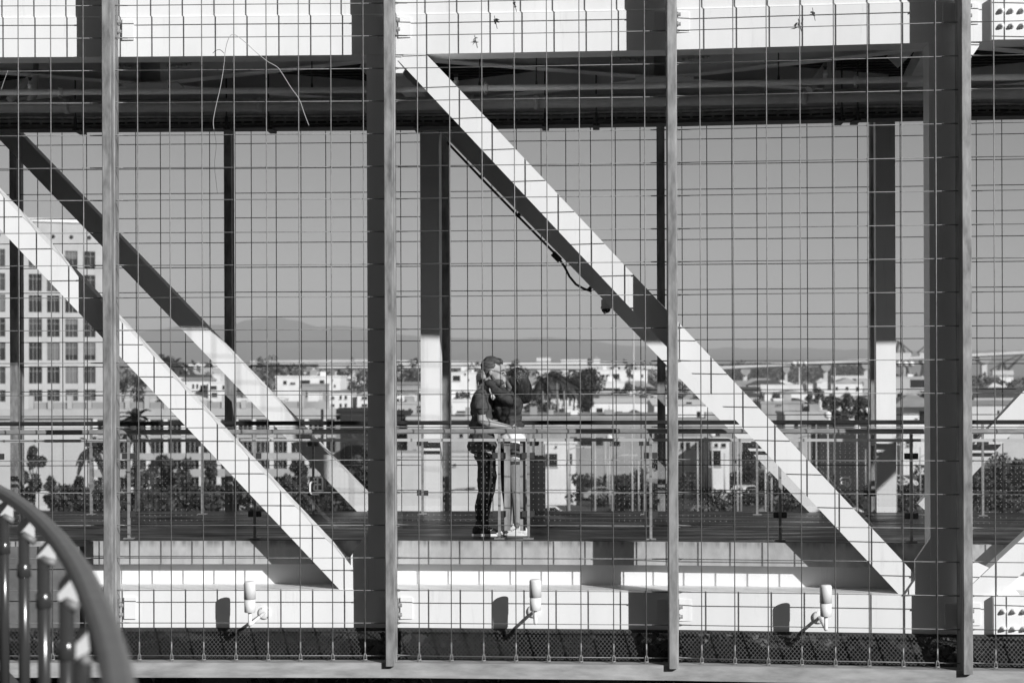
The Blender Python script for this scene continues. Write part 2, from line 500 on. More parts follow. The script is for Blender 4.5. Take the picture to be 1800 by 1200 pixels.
# ------------------------------------------------------------------ galvanised mesh posts (front)
PLAB = ['galvanised steel mesh post left of the frame', 'galvanised steel mesh post beside the curved foreground handrail', 'galvanised steel mesh post directly left of the kissing couple',
        'thin galvanised mesh post with scratched graffiti, right of the couple', 'galvanised mesh post with a black shadowed side near the right edge', 'galvanised mesh post beyond the right edge']
def front_post(s, lab):
    n, t = FL.n(s), FL.t(s)
    root = empty('mesh_post', FL(s, 0.15, -1.11), lab, 'post', 'galvanised posts carrying the front cable mesh')
    b = FL(s, 0, 0)
    hw = 0.043
    # slightly rounded channel section
    prof = [(-hw, 0.006), (-hw + 0.006, 0), (hw - 0.008, 0), (hw, 0.008), (hw, 0.125), (hw + 0.010, 0.135), (hw + 0.010, 0.165), (hw, 0.175), (hw, 0.355), (-hw, 0.355)]
    zs = [-1.11 + i * 0.35 for i in range(21)]
    mb = MB().loft([[b + t * a + n * g + UP * z for a, g in prof] for z in zs])
    mb.build('shaft', M['galv'], root)
    for zc in (4.93, -0.61):
        pl = MB().obox(b + t * (hw + 0.008) + n * 0.245 + UP * zc, t * 0.008, n * 0.05, UP * 0.105).build('bolt_plate', M['galv'], root)
        for dz in (-0.045, 0.045):
            MB().lathe(b + t * (hw + 0.016) + n * 0.235 + UP * (zc + dz), t, [(0.026, 0), (0.026, 0.012), (0.018, 0.013), (0.018, 0.035)], 8).build('bolt', M['bolt'], pl)
    return root
for i, s in enumerate(range(0, 4)):
    front_post(s, PLAB[i + 1])

# ------------------------------------------------------------------ sill beam and cable mesh (front)
sill = sweep(MB(), FL, rect(0.06, 0.27, -1.225, -1.085), -1.0, 4.0).build('sill_beam', M['galv_sill'])
tag(sill, 'weathered horizontal galvanised beam along the bottom of the cable mesh', 'beam')
head = sweep(MB(), FL, rect(0.06, 0.27, 5.74, 5.88), -1.0, 4.0).build('head_beam', M['galv_sill'])
tag(head, 'horizontal galvanised beam above the top of the cable mesh', 'beam')
GC = 0.15
HZ0 = 1.736          # one of the horizontal cables
MLAB = {-1: 'square steel cable mesh panel at the left edge, behind the curved handrail', 0: 'square steel cable mesh panel left of the couple, above the first white lamp',
        1: 'square steel cable mesh panel in front of the kissing couple', 2: 'square steel cable mesh panel in front of the long bridge to the right', 3: 'square steel cable mesh panel at the right edge by the bolted plates'}
for k in range(-1, 4):
    root = empty('cable_mesh', FL(k + 0.5, GC, -1.08), MLAB[k], 'cable mesh', 'front cable mesh panels')
    for j in range(8):
        s = k + 0.1 + 0.1152 * j
        if k == -1 and s < -0.62: continue
        if k == 3 and s > 3.5: continue
        cab = MB().tube([FL(s, GC, -1.05), FL(s, GC, 5.8)], 0.0053, 6).build('vertical_cable', M['cable'], root)
        t, n = FL.t(s), FL.n(s)
        mb = MB()
        mb.tube([FL(s, GC, -1.00), FL(s, GC, -0.90)], 0.0075, 6)
        for sd in (-1, 1):
            mb.tube([FL(s, GC, -1.0), FL(s, GC, -1.03) + t * 0.012 * sd, FL(s, GC, -1.083) + t * 0.014 * sd], 0.0045, 5)
        mb.tube([FL(s, GC, -1.068) - t * 0.02, FL(s, GC, -1.068) + t * 0.02], 0.006, 6)
        mb.build('turnbuckle', M['bolt'], cab)
    for j in range(-9, 13):
        z = HZ0 + 0.3075 * j
        if z > 5.6: continue
        a, b_ = k + 0.02, k + 0.982
        if k == -1: a = -0.66
        if k == 3: b_ = 3.5
        sag = 0.002 * ((j * 7) % 3 - 1)
        cab = MB().tube([FL(a, GC + 0.012, z), FL((a + b_) / 2, GC + 0.012, z + sag), FL(b_, GC + 0.012, z)], 0.0043, 6).build('horizontal_cable', M['cable'], root)
        t = FL.t(k)
        mb = MB()
        if k >= 0:
            p = FL(k, GC + 0.012, z)
            mb.tube([p + t * 0.045, p + t * 0.058 + UP * 0.008, p + t * 0.085 + UP * 0.002, p + t * 0.17], [0.004, 0.007, 0.0075, 0.0055], 6)
            mb.tube([p + t * 0.045, p + t * 0.058 - UP * 0.012, p + t * 0.085 - UP * 0.002], 0.004, 5)
            mb.build('end_fitting', M['bolt'], cab)
        t2 = FL.t(k + 1)
        p = FL(k + 1, GC + 0.012, z)
        if k < 3:
            MB().tube([p - t2 * 0.19, p - t2 * 0.05], 0.0065, 6).build('swage_sleeve', M['bolt'], cab)

# ------------------------------------------------------------------ mesh screen under the chord, one sheet per bay
def screen(k, lab):
    s0, s1 = k + 0.03, k + 0.97
    if k == -1: s0 = -0.5
    if k == 3: s1 = 3.45
    P = lambda s, z: FL(s, 0.30 + (z + 1.085) / 0.27 * 0.09, z)
    mb = MB()
    L = (FL(s1) - FL(s0)).length
    cw, ch = 0.038, 0.0215
    nx, ny = int(L / cw), 14
    n = FL.n(k + 0.5); t = FL.t(k + 0.5)
    w = 0.0030
    for r in range(ny + 1):
        z = -1.08 + r * ch
        if z > -0.805: break
        for i in range(nx + 1):
            s = s0 + (s1 - s0) * (i + (0.5 if r % 2 else 0.0)) / nx
            p = P(s, z)
            for sd in (-1, 1):
                q = P(min(s1, max(s0, s + sd * 0.5 * (s1 - s0) / nx)), min(-0.802, z + ch))
                mb.add([p - t * w, p + t * w, q + t * w, q - t * w], [(0, 1, 2, 3)])
            
    o = mb.build('mesh_screen', M['screen'], recalc=False)
    tag(o, lab, 'screen', 'expanded metal screens under the white chord')
SLAB = {-1: 'expanded metal screen at the far left, below the white chord', 0: 'expanded metal screen below the first white lamp', 1: 'expanded metal screen below the couple, under the middle lamp', 2: 'expanded metal screen below the third white lamp', 3: 'expanded metal screen at the far right below the bolted plate'}
for k in range(-1, 4): screen(k, SLAB[k])
rail = sweep(MB(), FL, rect(0.40, 0.42, -0.83, -0.802), S0, S1).build('screen_rail', M['dark_steel'], tr)

# ------------------------------------------------------------------ white lamps on the bottom chord
def lamp(x, ytop, dx, lab):
    s = None
    best = min((abs((900 + FPX * FL(q / 500, 0.0).x / FL(q / 500, 0.0).y) - x), q / 500) for q in range(-500, 1600))
    s = best[1]
    t, n = FL.t(s), FL.n(s)
    Yl = FL(s, 0.03).y
    top = W(x, ytop, Yl)
    root = empty('floodlight', top - UP * 0.45, lab, 'lamp', 'white cylinder lamps along the bottom chord')
    z0 = top.z - 0.292
    c = Vector((top.x, top.y, 0))
    R0 = 0.056
    MB().lathe(c + UP * (z0 + 0.125), UP, [(R0, 0), (R0, 0.145), (R0 * 0.93, 0.158), (R0 * 0.75, 0.166)], 24).build('shade', M['white2'], root)
    MB().lathe(c + UP * z0, UP, [(R0 * 0.80, 0.0), (R0 * 0.92, 0.004), (R0 * 0.95, 0.121)], 24).build('housing', M['white2'], root)
    foot = c + UP * (z0 - 0.125)
    MB().tube([c + UP * (z0 + 0.0), foot + UP * 0.012, foot], [0.017, 0.019, 0.017], 10).build('stem', M['white2'], root)
    wall = FL(s, GF, 0); wall = Vector((wall.x, wall.y, 0)) + t * dx + UP * (foot.z + 0.075)
    MB().tube([foot + UP * 0.008, wall - n * 0.012], 0.016, 10).build('arm', M['white2'], root)
    bp = MB().lathe(wall - n * 0.0005, -n, [(0.062, 0), (0.062, 0.012), (0.05, 0.02)], 24).build('base_plate', M['white2'], root)
    for a in (0.6, 2.2, 3.7, 5.3):
        MB().lathe(wall - n * 0.0125 + t * 0.05 * math.cos(a) + UP * 0.05 * math.sin(a), -n, [(0.006, 0), (0.006, 0.008)], 6).build('screw', M['dark_steel'], bp)
lamp(439, 1021, 0.075, 'white cylinder lamp on the chord, left of the couple')
lamp(941, 1017.5, -0.03, 'white cylinder lamp on the chord directly below the couple')
lamp(1451.5, 1027, -0.02, 'white cylinder lamp on the chord right of the scratched post')

# ------------------------------------------------------------------ overhead: plan bracing, pipes, conduits
br = empty('ceiling_bracing', FL(2, 2.3, 4.7), 'grey steel cross bracing under the upper deck', 'bracing')
def bp_(s, g, z):
    a = FL(s, 0, 0); f = FL(s, g, z)
    return f
def ibeam(p0, p1, h, w, name):
    d = (p1 - p0).normalized(); a = d.cross(UP).normalized()
    mb = MB()
    c = (p0 + p1) / 2; L = (p1 - p0).length / 2
    mb.obox(c - UP * h / 2, d * L, a * w / 2, UP * h / 2)
    mb.obox(c - UP * (h + 0.006), d * L, a * (w / 2 + 0.03), UP * 0.0055)
    return mb.build(name, M['brace_paint'], br)
ZB = 4.905
for c in (0, 2, 4):
    mid = FL(c, 2.35, ZB)
    for ds, g in ((-1, 0.85), (1, 0.85), (-1, 4.0), (1, 4.0)):
        e = FL(c + ds * 0.93, g, ZB)
        d = (e - mid).normalized()
        ib = ibeam(mid + d * 0.16, e, 0.205, 0.13, 'brace')
        for q in range(6):
            for sd in (0,):
                pb = mid + d * (0.28 + q * 0.06) - UP * 0.06
                nn = d.cross(UP).normalized()
                sg = -1 if nn.y > 0 else 1
                MB().lathe(pb + nn * sg * 0.065, nn * sg, [(0.016, 0), (0.016, 0.02)], 6).build('bolt', M['grey_paint'], ib)
    MB().obox(mid - UP * 0.226, FL.t(c) * 0.30, FL.n(c) * 0.2, UP * 0.008).build('gusset', M['grey_paint'], br)
    MB().obox(mid - UP * 0.10, FL.t(c) * 0.16, FL.n(c) * 0.05, UP * 0.115).build('node_plate', M['grey_paint'], br)
for s in (-1, 1, 3):     # cross beams column to column
    e0, e1 = FL(s, 0.85, ZB) + FL.t(s) * -0.14, FL(s, 4.1, ZB) + FL.t(s) * 0.1
    ibeam(e0, e1, 0.24, 0.16, 'cross_beam')
    # knee struts rising to the left of the columns
    MB().hexa(beam(FL(s, 1.9, 4.72) - FL.t(s) * 0.40, FL(s, 0.95, 5.0) - FL.t(s) * 0.12, 0.16, FL.n(s), 0.02)).build('strut', M['grey_paint'], br)

def run_pipe(name, g, z, r, m, lab, cat, s0=S0, s1=S1):
    root = empty(name, FL(1, g, z), lab, cat)
    ss = [s0 + (s1 - s0) * i / 56 for i in range(57)]
    MB().tube([FL(s, g, z) for s in ss], r, 12).build('pipe', m, root)
    return root
GP, ZP = 1.02, 4.425
sp = run_pipe('sprinkler_pipe', GP, ZP, 0.030, M['pipe'], 'pale sprinkler pipe with upright heads under the ceiling', 'pipe')
def s_at(x, g):
    return min((abs((900 + FPX * FL(q / 400, g).x / FL(q / 400, g).y) - x), q / 400) for q in range(-700, 1700))[1]
for x in (55, 803, 1452):
    s = s_at(x, GP); b = FL(s, GP, ZP)
    h = MB().lathe(b + UP * 0.025, UP, [(0.020, 0), (0.020, 0.03), (0.024, 0.032), (0.026, 0.055), (0.019, 0.058), (0.019, 0.085)], 10).build('sprinkler_head', M['pipe'], sp)
    MB().lathe(b + UP * 0.11, UP, [(0.013, 0), (0.013, 0.02), (0.022, 0.024), (0.022, 0.034)], 8).build('deflector', M['dark_steel'], h)
for x in (108, 855, 1507):
    s = s_at(x, GP); t = FL.t(s); b = FL(s, GP, ZP)
    cpl = MB().lathe(b - t * 0.022, t, [(0.034, 0), (0.044, 0.006), (0.044, 0.036), (0.034, 0.044)], 14).build('coupling', M['pipe'], sp)
    for sg in (-1, 1):
        MB().lathe(b + UP * 0.05 * sg - FL.n(s) * 0.03, FL.n(s), [(0.014, 0), (0.014, 0.06)], 8).build('bolt', M['bolt'], cpl)
for x in (300, 550, 845, 945, 1370):
    s = s_at(x, GP); b = FL(s, GP, ZP)
    MB().tube([b + UP * 0.028, b + UP * 0.56], 0.007, 6).build('hanger_rod', M['dark_steel'], sp)
    MB().tube([b + UP * 0.02, b + UP * 0.07], [0.015, 0.009], 8).build('hanger_clip', M['dark_steel'], sp)
bpz = run_pipe('drain_pipe', 1.66, 4.372, 0.068, M['pipe2'], 'thick grey drain pipe running under the ceiling behind the sprinkler pipe', 'pipe')
for x in (120, 460, 830, 945, 1415):
    s = s_at(x, 1.66); t = FL.t(s); b = FL(s, 1.66, 4.372)
    MB().lathe(b - t * 0.025, t, [(0.08, 0), (0.08, 0.05)], 16).build('strap', M['pipe2'], bpz)
for x in (1440, 40):
    s = s_at(x, 1.66); b = FL(s, 1.66, 4.372); t = FL.t(s)
    MB().tube([b + t * 0.05, b + UP * 0.12 + t * 0.12, b + UP * 0.5 + t * 0.14], 0.045, 10).build('riser', M['pipe2'], bpz)
    MB().tube([b - t * 0.1 + UP * 0.05 - FL.n(s) * 0.1, b + UP * 0.5 + t * 0.22 + FL.n(s) * 0.2], 0.04, 10).build('branch', M['pipe2'], bpz)
ct = empty('cable_tray', FL(1, 4.0, 4.5), 'dark cable tray with bundled conduits hung along the back of the ceiling', 'cable tray')
for g, z, r in ((2.25, 4.335, 0.017), (2.30, 4.300, 0.019), (2.36, 4.262, 0.013), (2.42, 4.245, 0.018)):
    MB().tube([FL(S0 + (S1 - S0) * i / 56, g, z + 0.004 * math.sin(i * 1.7)) for i in range(57)], r, 8).build('conduit', M['conduit'], ct)
sweep(MB(), FL, rect(2.52, 2.54, 4.23, 4.36), S0, S1).build('tray_side', M['dark_steel'], ct)
sweep(MB(), FL, rect(2.20, 2.52, 4.205, 4.217), S0, S1).build('tray_floor', M['dark_steel'], ct)
for x in (135, 400, 475, 735, 960, 1050, 1480, 1508):
    s = s_at(x, 2.2); b = FL(s, 2.16, 0)
    mb = MB().tube([Vector((b.x, b.y, 4.18)), Vector((b.x, b.y, 4.99))], 0.008, 6)
    mb.build('hanger_rod', M['dark_steel'], ct)
    MB().obox(Vector((b.x, b.y, 4.27)), FL.t(s) * 0.014, FL.n(s) * 0.014, UP * 0.05).build('hanger_clamp', M['dark_steel'], ct)
    MB().obox(FL(s, 2.36, 4.194), FL.t(s) * 0.035, FL.n(s) * 0.19, UP * 0.010).build('tray_bracket', M['dark_steel'], ct)
for i in range(120):     # ladder rungs behind the conduits
    s = S0 + 1 + i * 0.042
    MB().obox(FL(s, 2.505, 4.30), FL.t(s) * 0.012, FL.n(s) * 0.01, UP * 0.05).build('rung', M['conduit'], ct)

# ------------------------------------------------------------------ back truss
GBk = -0.95
bt = empty('back_truss', BL(2, GBk, 0), 'white steel truss on the far side of the walkway', 'truss')
sweep(MB(), BL, rect(GBk, GBk + 0.35, 4.60, 5.0), -1.5, 5.5).build('top_chord', M['white'], bt)
sweep(MB(), BL, rect(GBk + 0.1, GBk + 0.45, -0.9, -0.25), -1.5, 5.5).build('bottom_chord', M['white'], bt)
for s, dx in ((0, -0.20), (2, -0.115), (4, 0.02)):
    n, t = BL.n(s), BL.t(s)
    c = BL(s, GBk + 0.02 + 0.17, 0) + t * dx
    MB().obox(c + UP * 2.2, t * 0.112, n * 0.17, UP * 2.399).build('column', M['white'], bt)
diag(BL, 0.02, 4.60, 1.68, 0.02, GBk + 0.03, 0.23, 0.27, 'diagonal', bt, M['white'])
d2, D2a, D2b, D2n = diag(BL, 2.02, 4.60, 3.72, 0.02, GBk + 0.03, 0.23, 0.27, 'diagonal', bt, M['white'])
diag(BL, 5.8, 4.60, 4.18, 0.02, GBk + 0.03, 0.23, 0.27, 'diagonal', bt, M['white'])
# back mesh posts
BPL = ['dark back mesh post in front of the office block', 'dark slim back mesh post over the rooftops left', 'dark back mesh post beside the white back column', 'dark slim back mesh post left of the scratched post', 'dark back mesh post against the right back column']
for i, s in enumerate(range(0, 5)):
    n, t = BL.n(s), BL.t(s)
    root = empty('back_mesh_post', BL(s, 0, -1.0), BPL[i], 'post', 'dark posts carrying the back cable mesh')
    b = BL(s, 0, 0)
    hw = 0.045
    if s == 4: b = b - t * 0.06
    MB().loft([[b + t * a + n * g + UP * z for a, g in ((-hw, -0.15), (hw, -0.15), (hw, 0.15), (-hw, 0.15))] for z in (-1.0, 5.3)]).build('shaft', M['galv'], root)
    MB().obox(b + t * (hw + 0.004) + UP * 2.15, t * 0.0035, n * 0.02, UP * 3.1).build('cable_strip', M['dark_steel'], root)
BML = ['dark back cable mesh at the left edge', 'dark back cable mesh over the office block and houses', 'dark back cable mesh over the far hills, left of the couple', 'dark back cable mesh directly behind the couple', 'dark back cable mesh over the rising bridge', 'dark back cable mesh at the right edge']
for k in range(-1, 5):
    root = empty('back_cable_mesh', BL(k + 0.5, 0, -0.9), BML[k + 1], 'cable mesh', 'back cable mesh panels')
    for j in range(8):
        s = k + 0.1 + 0.1152 * j
        if s < -0.12 or s > 4.75: continue
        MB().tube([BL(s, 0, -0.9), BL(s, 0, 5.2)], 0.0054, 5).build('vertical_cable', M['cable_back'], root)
    for j in range(-5, 11):
        z = 1.72 + 0.3045 * j
        if z > 4.7: continue
        a, b_ = max(k + 0.0, -0.15), min(k + 1.0, 4.75)
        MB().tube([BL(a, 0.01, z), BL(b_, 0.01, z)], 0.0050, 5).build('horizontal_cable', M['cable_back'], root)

# dome camera and conduit under the back diagonal
cm = empty('dome_camera', W(1065, 530, D2a.y - 0.05), 'dark dome security camera hung under the far diagonal', 'camera')
dd = (D2b - D2a).normalized(); dn = D2n.cross(dd).normalized()
if dn.z > 0: dn = -dn
und = D2a + dn * 0.115 + D2n * 0.05
def along(x):
    # the point of the diagonal's under edge that shows at column x
    best = min((abs(CX + FPX * (und + dd * q * 0.01).x / (und + dd * q * 0.01).y - x), q) for q in range(0, 640))
    return und + dd * best[1] * 0.01
c0 = along(1066)
MB().obox(c0 - UP * 0.02, Vector((0.055, 0, 0)), Vector((0, 0.05, 0)), UP * 0.055).build('mount', M['grey_paint'], cm)
h = c0 - UP * 0.07
MB().lathe(h, UP, [(0.060, -0.004), (0.063, 0.0), (0.063, 0.02)], 20).build('collar', M['grey_paint'], cm)
MB().lathe(h - UP * 0.056, UP, [(0.006, 0.0), (0.03, 0.006), (0.046, 0.02), (0.053, 0.036), (0.055, 0.054)], 20).build('dome', mat('smoked_dome', 0.01, 0.08), cm)
MB().lathe(h - UP * 0.045 - Vector((0.012, 0.03, 0)), Vector((-0.3, -1, -0.4)), [(0.014, 0), (0.014, 0.03)], 10).build('lens', M['rail_bar'], cm)
pts = [along(x) + dn * off for x, off in ((790, 0.03), (850, 0.035), (920, 0.035), (985, 0.03), (1000, 0.06), (1012, 0.095), (1024, 0.105), (1034, 0.075), (1044, 0.03))]
cd = empty('camera_conduit', pts[0], 'black conduit running down under the far diagonal to the dome camera', 'conduit')
MB().tube(pts, 0.014, 8).build('pipe', M['black'], cd)
a1 = along(984) + dn * 0.045
MB().obox(a1, dd * 0.06, dn * 0.035, D2n * 0.03).build('junction_box', M['black'], cd)
for x in (850, 915, 1040):
    MB().obox(along(x) + dn * 0.02, dd * 0.02, dn * 0.03, D2n * 0.02).build('clip', M['black'], cd)

# ------------------------------------------------------------------ glass railings
def pane(line, s0, s1, g, z0, z1, parent, th=0.012):
    a, b = line(s0, g, 0), line(s1, g, 0)
    n = line.n((s0 + s1) / 2)
    L = (b - a).length
    vs = []; 
    for q, off in ((a, 0), (b, 0), (b, th), (a, th)):
        pass
    P = [a + UP * z0, b + UP * z0, b + UP * z1, a + UP * z1]
    Q = [p + n * th for p in P]
    org = ORIG[parent]
    me = bpy.data.meshes.new('glass_pane')
    V = [tuple(p - org) for p in P + Q]
    Fc = [(0, 1, 2, 3), (5, 4, 7, 6), (4, 5, 1, 0), (3, 2, 6, 7), (1, 5, 6, 2), (4, 0, 3, 7)]
    me.from_pydata(V, [], Fc)
    uvl = me.uv_layers.new(name='UVMap')
    UVv = {0: (0, z0), 1: (L, z0), 2: (L, z1), 3: (0, z1), 4: (0, z0), 5: (L, z0), 6: (L, z1), 7: (0, z1)}
    for poly in me.polygons:
        for li in poly.loop_indices:
            vi = me.loops[li].vertex_index
            uvl.data[li].uv = UVv[vi] if poly.index == 0 else (0.0, 0.0)
    me.materials.append(M['glass'])
    return link_mesh(me, 'glass_pane', parent)

def s_of(line, x, g, lo, hi):
    return min((abs((CX + FPX * line(lo + (hi - lo) * q / 4000, g).x / line(lo + (hi - lo) * q / 4000, g).y) - x), lo + (hi - lo) * q / 4000) for q in range(4001))[1]
def railing(line, g, xs, name, lab, top_mat, lo, hi, top_w, ends=()):
    root = empty(name, line(1, g, 0), lab, 'railing')
    ss = [s_of(line, x, g, lo, hi) for x in xs]
    a, b = ss[0], ss[-1]
    prof = [(g - top_w, 1.045), (g - top_w + 0.012, 1.032), (g + top_w - 0.012, 1.032), (g + top_w, 1.045), (g + top_w, 1.068), (g + top_w - 0.012, 1.08), (g - top_w + 0.012, 1.08), (g - top_w, 1.068)]
    sweep(MB(), line, prof, a, b).build('handrail', top_mat, root)
    sweep(MB(), line, rect(g - 0.012, g + 0.012, 0.957, 0.985), a, b).build('glass_bar', M['rail_bar'], root)
    for i, s in enumerate(ss):
        t, n = line.t(s), line.n(s)
        c = line(s, g, 0)
        ps = MB().obox(c + UP * 0.515, t * 0.013, n * 0.022, UP * 0.515).build('post', M['rail'], root)
        MB().obox(c + UP * 0.006, t * 0.05, n * 0.05, UP * 0.005).build('foot_plate', M['rail'], ps)
        for zc in (0.818, 0.247):
            for sd in (-1, 1):
                MB().obox(c + t * 0.040 * sd + UP * zc - n * 0.002, t * 0.025, n * 0.016, UP * 0.029).build('clamp', M['clamp'], root)
        if i < len(ss) - 1:
            gap = 0.022 / 2.65
            if (xs[i], xs[i + 1]) in ends: continue
            pane(line, s + gap, ss[i + 1] - gap, g - 0.006, 0.10, 0.955, root)
    return root, ss
fr_rail, fss = railing(FL, 1.02, [-240, -5, 226, 447, 660, 877, 928, 1143, 1370, 1601, 1832], 'glass_railing', 'dotted glass railing with grey handrail on the near deck edge', M['rail'], -1.4, 3.6, 0.038, ends=((877, 928),))
for x, w in ((891, 0.030), (918, 0.028)):
    s = s_of(FL, x, 1.03, -1, 3.5); t, n = FL.t(s), FL.n(s)
    MB().obox(FL(s, 1.05, 0.525), t * w, n * 0.006, UP * 0.445).build('end_bar', M['galv'], fr_rail)
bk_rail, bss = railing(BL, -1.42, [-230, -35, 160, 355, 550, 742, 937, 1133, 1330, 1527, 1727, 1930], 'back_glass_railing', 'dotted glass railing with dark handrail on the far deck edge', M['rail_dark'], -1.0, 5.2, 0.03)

# printed club monogram on the glass, read from behind
def strokes(name, lines, px0, Yd, scl, lab, wid=0.0085):
    root = None
    mb = MB()
    for li_, ln in enumerate(lines):
        pts = [W(px0[0] + a * scl, px0[1] + b * scl, Yd - 0.003 * li_) for a, b in ln]
        # round the corners a little, then draw a flat strip
        P = [pts[0]]
        for i in range(1, len(pts) - 1):
            a, b, c = pts[i - 1], pts[i], pts[i + 1]
            r = min(0.012, (a - b).length * 0.45, (c - b).length * 0.45)
            P += [b + (a - b).normalized() * r, b + ((a - b).normalized() + (c - b).normalized()) * r * 0.3, b + (c - b).normalized() * r]
        P.append(pts[-1])
        nrm = Vector((0, -1, 0))
        L = []; Rr = []
        for i, p in enumerate(P):
            d = (P[min(i + 1, len(P) - 1)] - P[max(i - 1, 0)]).normalized()
            sd = d.cross(nrm).normalized() * wid
            L.append(p + sd); Rr.append(p - sd)
        n_ = len(P)
        back = Vector((0, 0.002, 0))
        mb.add(L + Rr + [p + back for p in L] + [p + back for p in Rr], [(i, i + 1, n_ + i + 1, n_ + i) for i in range(n_ - 1)] + [(2 * n_ + i, 3 * n_ + i, 3 * n_ + i + 1, 2 * n_ + i + 1) for i in range(n_ - 1)])
    return mb
k1 = [[(385, 765), (400, 738), (490, 738), (502, 760), (502, 900), (490, 905)], [(440, 795), (365, 795), (338, 820), (338, 935), (370, 962), (458, 962)], [(436, 745), (436, 905)], [(485, 832), (405, 832), (392, 850), (392, 900), (405, 912), (515, 912)]]
strokes('monogram', k1, (500, 740), fss and FL(0.73, 1.01).y - 0.012, 1 / 7.5, '').build('monogram', M['etch'], fr_rail)
k2 = [[(958, 612), (965, 652), (1000, 662), (1003, 765), (1085, 765), (1085, 738)], [(958, 690), (958, 718), (975, 730), (1035, 730), (1050, 705)]]
strokes('monogram', k2, (500, 740), BL(1.6, -1.44).y, 1 / 7.5, '', 0.008).build('monogram', M['clamp'], bk_rail)
k3 = [[(730, 475), (745, 445), (850, 442), (866, 470), (866, 530), (845, 552), (800, 552), (800, 492), (742, 495), (745, 522), (785, 525)], [(860, 578), (862, 612)], [(830, 500), (830, 552)]]
strokes('monogram', k3, (1380, 780), FL(2.58, 1.01).y - 0.012, 1 / 7.5, '').build('monogram', M['etch'], fr_rail)

# dark bin behind the couple
s = s_of(BL, 944, -1.75, 0, 5); t, n = BL.t(s), BL.n(s); c = BL(s, -1.72, 0)
bn = empty('litter_bin', c, 'tall dark litter bin behind the woman, against the far railing', 'bin')
MB().loft([[c + t * a * w + n * b * w + UP * z for a, b in ((-.085, -.12), (.085, -.12), (.085, .12), (-.085, .12))] for z, w in ((0.02, 0.92), (0.06, 1), (0.60, 1), (0.62, 0.94))]).build('body', mat('bin_paint', 0.012, 0.5), bn)
MB().loft([[c + t * a * w + n * b * w + UP * z for a, b in ((-.09, -.13), (.09, -.13), (.09, .13), (-.09, .13))] for z, w in ((0.622, 1), (0.66, 1), (0.69, 0.8))]).build('lid', M['black'], bn)

# concrete fascia where the walkway meets the building on the far left
fa = MB()
for k in range(5):
    sweep(fa, FL, rect(0.40, 0.414, -0.80 + 0.0, -0.02) if k == 0 else rect(0.399, 0.4005, -0.80 + 0.156 * k - 0.003, -0.80 + 0.156 * k + 0.003), -2.0, -0.115, 0.5)
fo = fa.build('fascia_panel', mat('fascia_concrete', 0.13, 0.85, var=0.4, scale=3, detail=8)); tag(fo, 'grey boarded concrete fascia seen through the curved foreground railing', 'wall')

# dead vines caught on the mesh
def vine(name, pts, r, m, lab, Y=18.55):
    P = [W(x, y, Y + d) for x, y, d in pts]
    # smooth
    Q = []
    for i in range(len(P) - 1):
        p0, p1, p2, p3 = P[max(i - 1, 0)], P[i], P[i + 1], P[min(i + 2, len(P) - 1)]
        for u in (0, .2, .4, .6, .8):
            Q.append(0.5 * ((2 * p1) + (p2 - p0) * u + (2 * p0 - 5 * p1 + 4 * p2 - p3) * u * u + (3 * p1 - p0 - 3 * p2 + p3) * u ** 3))
    Q.append(P[-1])
    o = MB().tube(Q, r, 5).build(name, m); return tag(o, lab, 'vine', 'dead vine strands caught on the mesh')
vine('dead_vine', [(376, 228, .2), (375, 212, .2), (380, 185, .2), (387, 155, .2), (393, 120, .2), (396, 90, .15), (402, 68, .1), (411, 61, .1), (428, 72, .1), (450, 92, .1), (470, 108, .1), (487, 118, .1), (495, 128, .1), (512, 155, .1), (526, 175, .1), (535, 200, .1), (543, 221, .1)], 0.0032, M['wire'], 'pale looping dead vine strand hanging on the left mesh')
vine('dead_vine', [(376, 228, .2), (380, 255, .2), (377, 290, .2), (380, 320, .2), (382, 340, .2)], 0.0018, M['twig'], 'thin dark dead vine strand hanging below the looping one')
vine('dead_vine', [(374, 94, .1), (380, 89, .1), (387, 88, .1), (394, 94, .1)], 0.0028, M['twig'], 'small dark curl of dead vine beside the looping strand')
vine('dead_vine', [(2, 158, .1), (8, 140, .1), (14, 124, .1)], 0.0022, M['wire'], 'short pale dead vine strand at the top left edge')
def twigs(x, y, lab, seed, spread=9):
    r = random.Random(seed)
    root = empty('leaf_tuft', W(x, y, 18.5), lab, 'leaves', 'dried leaf tufts caught high on the mesh')
    for k in range(7):
        a = r.uniform(0, 6.28); L = r.uniform(0.4, 1) * spread
        p0 = W(x + r.uniform(-3, 3), y + r.uniform(-5, 5), 18.5)
        p1 = W(x + math.cos(a) * L, y + math.sin(a) * L * 0.9, 18.5 + r.uniform(-.05, .05))
        d = p1 - p0; sd = d.cross(Vector((0, 1, 0.3))).normalized() * r.uniform(0.006, 0.011)
        m_ = p0.lerp(p1, 0.45) + Vector((0, r.uniform(-.02, .02), 0))
        MB().add([p0, m_ + sd, p1, m_ - sd, m_ + Vector((0, -0.006, 0))], [(0, 1, 4), (1, 2, 4), (2, 3, 4), (3, 0, 4)]).build('leaf', M['twig'], root)
    MB().tube([W(x - 2, y - 10, 18.5), W(x, y, 18.5), W(x + 3, y + 13, 18.5)], 0.003, 5).build('stem', M['twig'], root)
twigs(871, 38, 'dried leaf tuft on the mesh above the diagonal, left of another', 3)
twigs(905, 8, 'dried leaf tuft at the very top of the mesh', 4, 7)
twigs(1430, 24, 'knotted dried leaf tuft on the mesh at upper right', 5, 8)
